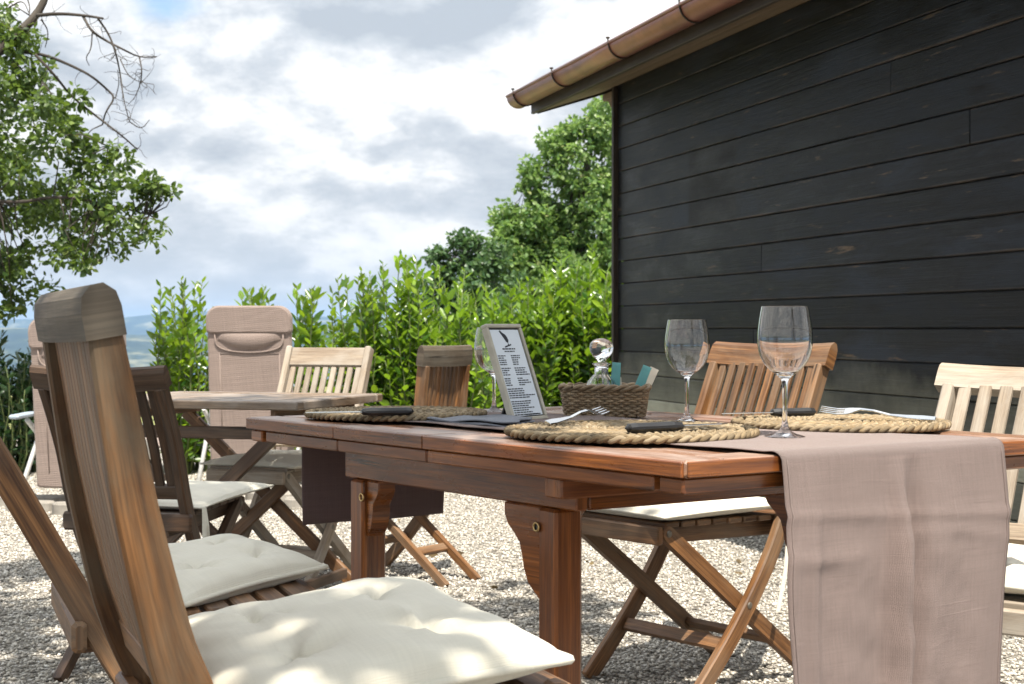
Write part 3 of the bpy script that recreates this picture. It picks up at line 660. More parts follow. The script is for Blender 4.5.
# ------------------------------------------------------------------ hut
def hut():
    C = Vector((0.671, 9.5, 0)); w = Vector((0.2832, -0.959, 0)).normalized()     # along the boards, towards the camera
    n = Vector((-0.959, -0.2832, 0)).normalized()                                  # out of the wall
    zt, L, Dp = 2.47, 6.6, 3.6
    root = empty('wooden_hut', C, 'black-stained board hut with copper gutter and overhanging eaves', 'hut')
    O = C
    m = MB(); h = 0.1415; k = 0; z = 0.93 - 7 * h + 0.004
    g = random.Random(4)
    m2 = MB()
    while z < zt - 0.01:
        z1 = min(z + h - 0.004, zt)
        cuts = [0.0] + ([g.uniform(1.2, 5.6)] if k in (1, 2, 4, 6, 7, 9, 11, 12, 14, 15) else []) + [L]
        for a, b in zip(cuts, cuts[1:]):
            p = [C + w * (a + 0.001), C + w * (b - 0.001)]
            tl = g.uniform(-0.0015, 0.0015)
            for q in p: q.z = (z + z1) / 2
            m.bar([q + n * (-0.011 + tl) for q in p], Vector((0, 0, 1)), z1 - z, 0.022, 0.004)
        z += h; k += 1
    m.v = [tuple((Vector(v) - C)) for v in m.v]
    # wall in its own frame: x along the boards, y outwards, so that stains stay on the boards
    X, Yv = w, n
    m.v = [(Vector(v).dot(X), Vector(v).dot(Yv), v[2]) for v in m.v]
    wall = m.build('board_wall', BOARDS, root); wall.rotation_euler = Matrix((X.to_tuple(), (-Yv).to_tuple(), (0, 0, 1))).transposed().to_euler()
    for v in wall.data.vertices: v.co.y = -v.co.y
    wall.data.flip_normals()
    def B(name, mat, *bars):
        mm = MB()
        for a in bars: mm.bar(*a)
        return mm.build(name, mat, root, off=C)
    up = Vector((0, 0, 1))
    B('corner_board', FASCIA, ([C - w * 0.018 + n * 0.004 + up * 0.0, C - w * 0.018 + n * 0.004 + up * zt], n, 0.055, 0.034))
    B('backing', FASCIA, ([C - n * 0.040 + up * 1.285 + w * .05, C - n * 0.040 + up * 1.285 + w * (L - .05)], up, 2.55, 0.03))
    # gable ends and back
    bk = C - n * (Dp - 0.02)
    for a, nm in ((0.02, 'gable_wall'), (L - 0.02, 'gable_wall')):
        mm = MB(); q = C + w * a - n * 0.03
        mm.extrude([(0, 0), (Dp - 0.06, 0), (Dp - 0.06, zt), (Dp / 2, zt + Dp / 2 * 0.32 - 0.05), (0, zt - 0.01)], q, -n, up, w * (0.03 if a < 1 else -0.03))
        mm.build(nm, FASCIA, root, off=C)
    B('rear_wall', FASCIA, ([bk + up * 1.23, bk + w * L + up * 1.23], up, 2.46, 0.03))
    # roof: eaves overhang o, verge e
    o, e, sl = 0.484, 0.30, 0.32
    zf = 2.313
    mm = MB()
    A = C - w * e + up * (zt + 0.0)
    ln = w * (L + 2 * e)
    rid = Dp / 2
    mm.extrude([(-o - 0.05, zf - zt + 0.105), (rid, zf - zt + 0.105 + (rid + o + 0.05) * sl), (rid, zf - zt + 0.16 + (rid + o + 0.05) * sl), (-o - 0.05, zf - zt + 0.16)], A, -n, up, ln)
    mm.extrude([(rid + .001, zf - zt + 0.105 + (rid + o + 0.05) * sl), (Dp + o, zf - zt + 0.105), (Dp + o, zf - zt + 0.16), (rid + .001, zf - zt + 0.16 + (rid + o + 0.05) * sl)], A, -n, up, ln)
    mm.build('roof', TILE, root, off=C)
    # soffit boards under the rafters, three boards with joints
    ms = MB()
    so_ = [(-0.012, zf - zt + 0.02 + (o) * sl), (o - 0.02, zf - zt + 0.02)]
    for i in range(3):
        t0, t1 = i / 3 + 0.004, (i + 1) / 3 - 0.004
        q0 = C - w * (e - 0.02) + n * (0.0 + (o - 0.03) * t0) + up * (zt - 0.002 - (zt - zf - 0.004) * t0 - 0.0)
        q1 = C - w * (e - 0.02) + n * (0.0 + (o - 0.03) * t1) + up * (zt - 0.002 - (zt - zf - 0.004) * t1)
        c = (q0 + q1) / 2; sd = (q1 - q0)
        ms.bar([c + up * 0.012, c + up * 0.012 + w * (L + 2 * e - 0.04)], sd, sd.length, 0.018, 0.002)
    ms.build('soffit', EAVES, root, off=C)
    q = C - w * e + n * (o - 0.012) + up * (zf + 0.055)
    B('fascia', FASCIA, ([q, q + w * (L + 2 * e)], up, 0.115, 0.024))
    # verge board along the end of the soffit
    q0 = C - w * (e + 0.012) + n * (o - 0.03) + up * (zf + 0.062); q1 = C - w * (e + 0.012) - n * 0.9 + up * (zf + 0.062 + (o + 0.87) * sl)
    B('verge_board', FASCIA, ([q0, q1], up, 0.125, 0.022))
    # shaped purlin end under the verge
    mm = MB(); q = C - w * 0.275 + n * 0.005 + up * (zt - 0.02)
    mm.extrude([(0, 0), (0.25, 0), (0.25, -0.115), (0.20, -0.125), (0.15, -0.10), (0.11, -0.06), (0.05, -0.045), (0, -0.04)], q, w, up, -n * 0.07, 0.002)
    mm.build('purlin_end', EAVES, root, off=C)
    # half-round gutter with rolled rim, end cap and brackets
    gc = C - w * 0.33 + n * (o + 0.078) + up * (zf + 0.108); rg = 0.076
    mg = MB(); ring = []
    for a in range(13):
        t = math.pi * a / 12; ring.append(n * (-math.cos(t) * rg) + up * (-math.sin(t) * rg))
    for a in range(12, -1, -1):
        t = math.pi * a / 12; ring.append(n * (-math.cos(t) * (rg - 0.004)) + up * (-math.sin(t) * (rg - 0.004)))
    LL = L + 0.66
    us = [0, LL * .25, LL * .5, LL * .75, LL]
    mg.sweep([[gc + w * u + r for r in ring] for u in us], us, smooth=False)
    for f in range(len(mg.sm)): mg.sm[f] = True
    gu = mg.build('gutter', COPPER, root, off=C)
    mb = MB(); mb.tube([gc + n * rg, gc + n * rg + w * LL], 0.009, 8); mb.build('rolled_rim', COPPER, gu, off=C)
    mc = MB(); cap = [(-math.cos(math.pi * a / 12) * rg, -math.sin(math.pi * a / 12) * rg) for a in range(13)]
    mc.extrude(cap, gc - w * 0.003, n, up, w * 0.006); mc.build('end_cap', COPPER, gu, off=C)
    for a in (0.16, 0.95, 1.9, 2.85, 3.8, 4.75, 5.7):
        mk = MB(); pts = [gc + w * a + n * (-math.cos(math.pi * t / 14) * (rg + 0.004)) + up * (-math.sin(math.pi * t / 14) * (rg + 0.004)) for t in range(15)]
        pts.append(pts[-1] + up * 0.02 + n * 0.002); mk.tube(pts, 0.0045, 6)
        mk.box(pts[-1] + up * 0.004, (0.022, 0.012, 0.010)); mk.build('gutter_bracket', FASCIA, gu, off=C)
hut()

# ------------------------------------------------------------------ chairs
def along(pts, z):
    """x of the side profile at height z (pts run top to foot)"""
    for (x0, z0), (x1, z1) in zip(pts, pts[1:]):
        if z1 <= z <= z0: return x0 + (x1 - x0) * (z0 - z) / (z0 - z1)
    return pts[0][0]
POST = [(-.30, .865), (-.245, .74), (-.20, .63), (-.155, .50), (-.10, .38), (-.02, .26), (.09, .13), (.22, 0)]
def chair(label, origin, face, post=POST, w=0.44, pw=0.045, pt=0.024, legtop=(.285, .428), legfoot=(-.28, 0.0), mat=TEAK_WARM, capmat=None, rail_h=0.075, rail_t=0.032,
          over=0.012, nslat=9, seat=(-.165, .30), seat_z=(.425, .44), slat_w=0.024, inset_rail=False, rise=0.03, postmat=None, group='teak folding chairs around the tables'):
    F = Vector((face[0], face[1], 0)).normalized()
    root = empty('folding_chair', (origin[0], origin[1], 0), label, 'chair', math.atan2(F.y, F.x), group)
    capmat = capmat or mat; postmat = postmat or mat; Yx = Vector((0, 1, 0))
    yo = w / 2 - pt / 2
    # smooth the side profile
    dense = []
    n = len(post)
    for i in range(n - 1):
        p0, p1, p2, p3 = post[max(i - 1, 0)], post[i], post[i + 1], post[min(i + 2, n - 1)]
        for k in range(4):
            t = k / 4
            dense.append(tuple(0.5 * (2 * p1[a] + (p2[a] - p0[a]) * t + (2 * p0[a] - 5 * p1[a] + 4 * p2[a] - p3[a]) * t * t + (3 * p1[a] - p0[a] - 3 * p2[a] + p3[a]) * t ** 3) for a in (0, 1)))
    dense.append(post[-1])
    pws = [pw[0] + (pw[1] - pw[0]) * min(i / len(dense) / .45, 1) for i in range(len(dense))] if isinstance(pw, tuple) else pw
    if isinstance(pw, tuple): pw = pw[1]
    for s in (-1, 1):
        m = MB(); m.bar([(x, s * yo, z) for x, z in dense], Yx, pt, pws, 0.004); m.build('back_post', postmat, root)
    # straight rear legs with rounded heads
    li = yo - pt / 2 - 0.002 - pt / 2
    d = Vector((legfoot[0] - legtop[0], 0, legfoot[1] - legtop[1])); Ld = d.length; d.normalize(); e = Vector((-d.z, 0, d.x))
    hw = 0.022 * (w / 0.44)
    poly = [(Ld, -hw), (Ld, hw)] + [(-hw * 0.0 - hw * math.sin(t), hw * math.cos(t)) for t in [math.pi * k / 8 for k in range(9)]]
    for s in (-1, 1):
        m = MB(); m.extrude(poly, Vector((legtop[0], s * li - pt / 2, legtop[1])), d, e, Vector((0, pt, 0)), 0.003, along=True); m.build('rear_leg', mat, root)
    # stretchers
    def rail(name, x, z, wy, h, t, ang=0.0):
        m = MB(); a = Vector((math.sin(ang), 0, math.cos(ang))); m.bar([(x, -wy, z), (x, wy, z)], a, h, t, 0.003); return m.build(name, mat, root)
    rail('stretcher', along(post, 0.13) - 0.002, 0.13, yo - pt / 2 - 0.001, 0.035, 0.018, -0.6)
    rail('stretcher', legtop[0] + d.x * Ld * 0.74, legtop[1] + d.z * Ld * 0.74, li - pt / 2 - 0.001, 0.035, 0.018, 0.9)
    # seat: two side rails and cross slats
    m = MB(); si = li - pt / 2 - 0.003 - 0.011
    for s in (-1, 1): m.bar([(seat[0], s * si, seat_z[0] - 0.018), (seat[1], s * si, seat_z[1] - 0.018)], Yx, 0.022, 0.042, 0.003)
    ns = 8
    for k in range(ns):
        t = (k + 0.5) / ns; x = seat[0] + (seat[1] - seat[0]) * t; z = seat_z[0] + (seat_z[1] - seat_z[0]) * t + 0.010
        m.bar([(x, -yo + pt / 2 + .003, z), (x, yo - pt / 2 - .003, z)], Vector((1, 0, 0)), (seat[1] - seat[0]) / ns - 0.008, 0.014, 0.003)
    m.bar([(seat[1] + .012, -li - .01, seat_z[1] - 0.016), (seat[1] + .012, li + .01, seat_z[1] - 0.016)], Vector((0, 0, 1)), 0.045, 0.02, 0.004)
    m.build('seat', mat, root)
    rb = MB(); xr = along(post, seat_z[0]) - pw / 2 - 0.012; rb.bar([(xr, -w / 2 - 0.012, seat_z[0]), (xr, w / 2 + 0.012, seat_z[0])], Vector((0, 0, 1)), 0.05, 0.024, 0.006); rb.build('rear_rail', mat, root)
    # backrest
    top = Vector((post[0][0], 0, post[0][1])); nx = Vector((post[1][0], 0, post[1][1])); u = (top - nx).normalized(); f = Vector((u.z, 0, -u.x))
    zl = seat_z[0] + 0.085; lowx = along(post, zl)
    m = MB()
    if inset_rail:
        m.bar([(top - u * rail_h * 0.55) + Vector((0, -yo + pt / 2, 0)), (top - u * rail_h * 0.55) + Vector((0, yo - pt / 2, 0))], u, rail_h, rail_t * .7, 0.004)
    else:
        r = rail_t / 2
        prof = [(-r, 0), (r, 0), (r, rail_h * .55), (r * .85, rail_h * .82), (r * .3, rail_h), (-r * .35, rail_h * .985), (-r * .85, rail_h * .80), (-r, rail_h * .5)]
        hw2 = w / 2 + over; K = 8; base = top - u * 0.004
        rings = []; us = []
        for k in range(K + 1):
            y = -hw2 + 2 * hw2 * k / K; bow = -0.016 * (1 - (y / hw2) ** 2); sc = 1.0
            sag = rise * (1 - (y / hw2) ** 2) * 0.0
            rings.append([base + f * (px * sc + bow) + u * (pz * sc + sag) + Vector((0, y, 0)) for px, pz in prof]); us.append(y + hw2)
        f0 = len(m.f); m.sweep(rings, us)
    m.build('top_rail', capmat, root)
    m = MB(); m.bar([(lowx, -yo + pt / 2, zl), (lowx, yo - pt / 2, zl)], Vector((nx.x - lowx, 0, nx.z - zl)), 0.04, 0.02, 0.003); m.build('lower_rail', mat, root)
    m = MB(); inner = 2 * (yo - pt / 2); gap = inner / nslat
    zt = post[0][1] + (0.004 if not inset_rail else -rail_h)
    for k in range(nslat):
        y = -inner / 2 + gap * (k + 0.5); pts = []
        for q in range(6):
            z = zl + (zt - zl) * q / 5; bow = -0.012 * math.sin(math.pi * q / 5) * 0
            pts.append((along(dense, z) + bow, y, z))
        m.bar(pts, Yx, slat_w * (w / 0.44), 0.012, 0.002)
    m.build('back_slats', mat, root)
    # bolts: crossing of leg and post, and the head of each leg
    cr = None
    for k in range(40):
        t = k / 40; p = Vector((legtop[0], 0, legtop[1])) + d * Ld * t
        if abs(along(post, p.z) - p.x) < 0.012: cr = p; break
    bolts = [Vector((legtop[0], 0, legtop[1]))] + ([cr] if cr else [])
    for p in bolts:
        for s in (-1, 1):
            m = MB(); yy = s * (yo + pt / 2) if p is cr else s * (li + pt / 2)
            m.tube([Vector((p.x, yy - s * .006, p.z)), Vector((p.x, yy + s * .001, p.z)), Vector((p.x, yy + s * .003, p.z))], [0.009, 0.009, 0.006], 12, smooth=False); m.build('bolt', STEELDULL, root)
    return root, (lambda x, y, z: Vector((origin[0], origin[1], 0)) + F * x + Vector((-F.y, F.x, 0)) * y + Vector((0, 0, z)))
STEELDULL = plain('bolt_metal', (0.20, 0.18, 0.15), 0.5, 0.5, 0.8)

def cushion(label, cor, thick=0.06, mat=None, seed=0, tufts=True, ties=None, drop=0.0):
    """puffy tufted seat pad on four corner points (rear-near, front-near, front-far, rear-far)"""
    A, B, C_, D_ = [Vector(c) for c in cor]; c = (A + B + C_ + D_) / 4; N = 60; g = random.Random(seed)
    root = empty('seat_cushion', c, label, 'cushion', group='cream tufted seat cushions on the chairs')
    tf = [(0.3, 0.3), (0.7, 0.3), (0.3, 0.7), (0.7, 0.7)] if tufts else []
    ph = [g.random() * 6 for _ in range(8)]
    def surf(sgn):
        P = []
        for i in range(N + 1):
            row = []
            for j in range(N + 1):
                a, b = i / N, j / N
                # pinched sides: corners stick out as ears
                ea = 0.045 * math.sin(math.pi * b); eb = 0.045 * math.sin(math.pi * a)
                aa = a + (0.5 - a) * 2 * ea * abs(2 * a - 1) ** 2; bb = b + (0.5 - b) * 2 * eb * abs(2 * b - 1) ** 2
                p = A.lerp(B, aa).lerp(D_.lerp(C_, aa), bb)
                q = max(0.0, (1 - abs(2 * a - 1) ** 3.2)) * max(0.0, (1 - abs(2 * b - 1) ** 3.2))
                h = thick * 0.5 * q ** 0.42
                if sgn > 0:
                    dm = 0
                    for (tx, ty) in tf:
                        dx, dy = a - tx, b - ty; rr = math.hypot(dx, dy); th = math.atan2(dy, dx)
                        dm += math.exp(-(rr / 0.035) ** 1.2) * 0.46 + math.exp(-(rr / 0.15) ** 2) * (0.30 + 0.13 * math.sin(3 * th + ph[0] + tx * 9) + 0.12 * math.sin(5 * th + ph[1] + ty * 7) * abs(math.sin(5 * th + ph[1] + ty * 7)))
                    wr = 0.09 * math.sin(9 * a + 4 * b + ph[2]) * math.sin(7 * b - 3 * a + ph[3]) + 0.03 * math.sin(21 * a + ph[4]) * math.sin(17 * b + 9 * a + ph[5])
                    edge = 0.05 * math.sin(34 * (a + b) + ph[6]) * (1 - q) * (q > 0)
                    h *= 1 - min(dm, .92) * .9 + wr + edge
                p = p + Vector((0, 0, h * sgn * (1.15 if sgn > 0 else 0.85) - drop * (abs(2 * a - 1) ** 6 * abs(2 * b - 1) ** 6)))
                row.append(p)
            P.append(row)
        return P
    m = MB(); sz = ((B - A).length, (D_ - A).length)
    T = surf(1); U = surf(-1)
    m.grid(T, us=sz[0], vs=sz[1]); m.grid(U, us=sz[0], vs=sz[1], flip=True); m.build('pad', mat or CREAM, root, off=c)
    m = MB(); per = [T[i][0] for i in range(N)] + [T[N][j] for j in range(N)] + [T[i][N] for i in range(N, 0, -1)] + [T[0][j] for j in range(N, 0, -1)]
    m.tube(per, 0.0042 * thick / 0.06, 6, closed=True); m.build('piping', mat or CREAM, root, off=c)
    for (tx, ty) in tf[:4]:
        p = T[round(tx * N)][round(ty * N)]; m = MB(); m.lathe([(0.0005, 0.004), (0.006, 0.003), (0.008, 0.0), (0.006, -0.002)], p, 12); m.build('tuft_button', mat or CREAM, root, off=c)
    for pl in (ties or []):
        m = MB(); pl = [Vector(x) for x in pl]; m.bar(pl, Vector((1, 0.3, 0)), 0.012, 0.0025, 0.0006); m.build('tie', mat or CREAM, root, off=c)
    return root

# A: the near chair, seen along its back
A_F = Vector((.92, .385, 0))
A_post = [(-.215, .925), (-.2036, .859), (-.183, .741), (-.155, .622), (-.1376, .5675), (-.11, .50), (-.05, .38), (.05, .25), (.16, .11), (.26, 0)]
chair('tall weathered chair in the near left corner, its back seen edge-on', (-.298, 1.794), A_F, A_post, w=0.48, pw=(.034, .056), pt=0.030, legtop=(.30, .50), legfoot=(-.26, 0),
      mat=TEAK_WARM, capmat=TEAK_CAP, postmat=TEAK_POST, rail_h=0.055, rail_t=0.040, over=0.004, seat=(-.10, .31), seat_z=(.455, .505), nslat=14, slat_w=.0275)
cushion('largest cream cushion, dappled with sun, on the weathered chair in the near left corner',
        [(-.302, 1.546, .505), (.0657, 1.70, .555), (-.134, 2.191, .555), (-.502, 2.037, .51)], 0.085, seed=2)
# B: reclined chair next to it
B_F = Vector((.93, .36, 0)).normalized()
B_post = [(-.39, .90), (-.2867, .7176), (-.19, .543), (-.088, .359), (0, .22), (.10, .10), (.18, 0)]
chair('reclined chair left of the table with one straight post leaning out of view', (-.609, 2.641), B_F, B_post, w=0.42, pw=0.046, pt=0.024, legtop=(.235, .462), legfoot=(-.34, 0), mat=TEAK_WARM, seat=(-.17, .24), seat_z=(.44, .455))
def ctx(px, py, z): return at(px, py, z)
cushion('plump cream cushion with a pinched corner, on the reclined chair behind the tall near post', [ctx(183, 606, .475), ctx(326, 567, .492), ctx(236, 541, .505), ctx(70, 572, .49)], 0.07, seed=3)
# C: dark chair whose back is towards us at the far small table
C_post = [(-.30, .785), (-.245, .69), (-.20, .60), (-.155, .48), (-.10, .37), (-.02, .26), (.09, .13), (.22, 0)]
_, Cp = chair('dark brown chair seen from behind at the small far table', (-1.005, 4.19), (.20, .98), C_post, w=0.35, mat=TEAK_BROWN, nslat=9, slat_w=.032, rail_h=0.062, seat_z=(.41, .425), legtop=(.285, .415))
cushion('flat cream cushion with hanging ties on the dark brown chair at the small far table', [Cp(-.10, -.19, .445), Cp(.44, -.19, .452), Cp(.44, .19, .452), Cp(-.10, .19, .445)], 0.04, seed=4, tufts=False,
        ties=[[Cp(-.12, -.205, .45), Cp(-.125, -.215, .40), Cp(-.11, -.215, .30), Cp(-.06, -.22, .24)], [Cp(-.12, -.205, .45), Cp(-.13, -.21, .40), Cp(-.14, -.215, .30), Cp(-.12, -.22, .22)]])
# D: pale chair facing us behind the far table
D_post = [(-.30, .86), (-.245, .73), (-.20, .63), (-.155, .50), (-.10, .38), (-.02, .26), (.09, .13), (.22, 0)]
_, Dp_ = chair('sun-bleached pale chair with its slatted back facing us behind the small far table', (-.80, 5.42), (-.36, -.93), D_post, w=0.36, mat=TEAK_PALE, nslat=9, inset_rail=True, rail_h=0.075, pw=0.04, slat_w=0.026)
cushion('round-edged cream cushion on the pale chair, under the small far table', [Dp_(-.13, .185, .462), Dp_(.30, .185, .462), Dp_(.30, -.185, .462), Dp_(-.13, -.185, .462)], 0.05, seed=5, tufts=False)
# F: narrow orange chair at the far end of the main table
chair('narrow-looking orange-brown chair with close slats beyond the far end of the long table', (-.405, 5.64), (-.80, .60), [(-.195, .80), (-.185, .72), (-.175, .63)] + POST[3:], w=0.26, mat=TEAK_WARM, nslat=9, slat_w=0.022, capmat=TEAK_CAP)
# E: behind the long table
E_post = [(-.29, .83), (-.245, .73), (-.20, .63), (-.155, .50), (-.10, .38), (-.02, .26), (.09, .13), (.22, 0)]
_, Ep = chair('sun-dappled chair behind the long table, its slats showing through the front wine glass', (.490, 3.985), (-.764, -.646), E_post, w=0.40, mat=TEAK_WARM, nslat=10, rail_h=0.072, rail_t=0.036)
cushion('cream cushion on the dappled chair, seen under the tabletop beside the runner', [Ep(-.13, .20, .472), Ep(.335, .205, .474), Ep(.335, -.205, .474), Ep(-.13, -.20, .472)], 0.055, seed=6,
        ties=[[Ep(-.11, .205, .47), Ep(-.12, .215, .40), Ep(-.10, .22, .30), Ep(-.07, .22, .20)]])
# H: pale chair at the right edge
H_post = [(-.36, .80), (-.30, .71), (-.245, .62), (-.18, .50), (-.10, .38), (-.02, .26), (.09, .13), (.22, 0)]
_, Hp = chair('pale sun-bleached chair at the right edge, tucked under the near end of the long table', (.935, 2.92), (-.60, -.80), H_post, w=0.46, mat=TEAK_PALE, nslat=9, rail_h=0.066, over=0.02, capmat=TEAK_PALE, slat_w=0.026)
cushion('cream cushion on the pale chair at the right edge beside the runner', [Hp(-.12, .21, .48), Hp(.30, .21, .48), Hp(.30, -.21, .48), Hp(-.12, -.21, .48)], 0.06, seed=8)

# ------------------------------------------------------------------ long table
P0 = Vector((.249, 2.159, 0)); U = Vector((.605, -.796, 0)).normalized(); V = Vector((.836, .548, 0)).normalized(); TL, TW, TZ = 1.357, 0.857, 0.74
def T(a, b, z): return P0 - U * a + V * b + Vector((0, 0, z))      # a: from the near end, b: from the near long side
Z = Vector((0, 0, 1))
def table():
    root = empty('dining_table', T(TL / 2, TW / 2, 0), 'long reddish teak table with slatted top carrying the place settings and runner', 'table'); o = root.location
    fr = 0.075
    J = [0.012, 0.673, 0.986, TL - 0.012]
    # top layer: long-side boards, end boards, slats
    m = MB(); z = TZ - 0.013
    for a0, a1 in zip(J, J[1:]):
        for b in (fr / 2, TW - fr / 2):
            s0 = 0.0 if a0 == J[0] else a0 + .001; s1 = TL if a1 == J[-1] else a1 - .001
            m.bar([T(s0, b, z), T(s1, b, z)], V, fr, 0.026, 0.004)
    for a in (fr / 2 + .0, TL - fr / 2): m.bar([T(a, fr + .002, z), T(a, TW - fr - .002, z)], U, fr - .002, 0.026, 0.004)
    nb = 11; wb = (TW - 2 * fr) / nb
    for k in range(nb):
        b = fr + wb * (k + .5); s = [fr + .004, 0.673, 0.986, TL - fr - .004]
        for a0, a1 in zip(s, s[1:]): m.bar([T(a0 + .0015, b, z - .001), T(a1 - .0015, b, z - .001)], V, wb - 0.006, 0.022, 0.003)
    m.build('tabletop', TEAK_TOP, root, off=o)
    # lower edge layer, in the red of oiled wood
    m = MB(); z2 = TZ - 0.026 - 0.0125
    for a0, a1 in zip(J, J[1:]):
        for b in (0.03, TW - 0.03):
            m.bar([T(a0 + (.062 if a0 == J[0] else .001), b, z2), T(a1 - (.062 if a1 == J[-1] else .001), b, z2)], V, 0.052, 0.0245, 0.003)
    for a in (0.034, TL - 0.034): m.bar([T(a, 0.004, z2), T(a, TW - .004, z2)], U, 0.056, 0.0245, 0.003)
    m.build('edge_frame', TEAK_DARK, root, off=o)
    # red edge faces of the top layer (oiled edge strip)
    m = MB(); zz = TZ - 0.0135
    for a0, a1 in zip(J, J[1:]):
        for b, s in ((-.0015, 1), (TW + .0015, -1)):
            m.bar([T(a0 + .0006 - (.010 if a0 == J[0] else 0), b, zz), T(a1 - .0006 + (.010 if a1 == J[-1] else 0), b, zz)], Z, 0.0235, 0.006, 0.0015)
    for a in (-.0015, TL + .0015): m.bar([T(a, 0.003, zz), T(a, TW - .003, zz)], Z, 0.0235, 0.006, 0.0015)
    m.build('edge_strip', TEAK_DARK, root, off=o)
    # aprons
    za = TZ - 0.051 - 0.035
    for q0, q1 in ((T(0.40, .135, za), T(1.16, .135, za)), (T(0.40, TW - .15, za), T(1.16, TW - .15, za)), (T(.415, 0.152, za), T(.415, TW - .167, za)), (T(1.15, 0.152, za), T(1.15, TW - .167, za))):
        m = MB(); m.bar([q0, q1], Z, 0.069, 0.028, 0.003); m.build('apron', TEAK_DARK, root, off=o)
    m = MB(); m.bar([T(0.33, 0.02, za + .018), T(0.33, TW - .02, za + .018)], Z, 0.034, 0.05, 0.003); m.build('cross_bearer', TEAK_DARK, root, off=o)
    for a, b in ((0.467, 0.14), (1.0986, 0.14), (0.440, TW - 0.115), (1.0986, TW - 0.215)):
        m = MB(); m.bar([T(a, b, 0), T(a, b, TZ - 0.121)], V, 0.056, 0.056, 0.005); leg = m.build('leg', TEAK_DARK, root, off=o)
        # curved bracket along the table, bolt with brass washer on it
        s = 1 if a < 0.8 else -1
        sh = [(0.0, 0.0), (0.105, 0.0), (0.105, -0.020), (0.096, -0.036), (0.078, -0.050), (0.062, -0.068), (0.052, -0.090), (0.046, -0.115), (0.034, -0.140), (0.0, -0.165)]
        if s < 0: sh = [(x * 0.42, y * .7) for x, y in sh]
        m = MB(); org = T(a + s * 0.029, b - 0.0, TZ - 0.121)
        m.extrude(sh, org - V * 0.020, -U * s, Z, V * 0.04, 0.003, along=False); m.build('corbel', TEAK_DARK, root, off=o)
        for q in ((a + s * 0.026, -0.0285, -0.034),):
            c = T(q[0], b + q[1], TZ - 0.121 + q[2]); m = MB()
            nrm = (V * -1)
            e1 = U; ring = [c + nrm * 0.002 + (e1 * math.cos(6.2832 * t / 20) + Z * math.sin(6.2832 * t / 20)) * 0.0072 for t in range(20)]; m.tube(ring, 0.0022, 8, closed=True); bo = m.build('bolt', BRASS, root, off=o)
            m = MB(); m.tube([c, c + nrm * 0.0012], 0.006, 14, smooth=False); m.build('bolt_head', BLACK, bo, off=o)
table()

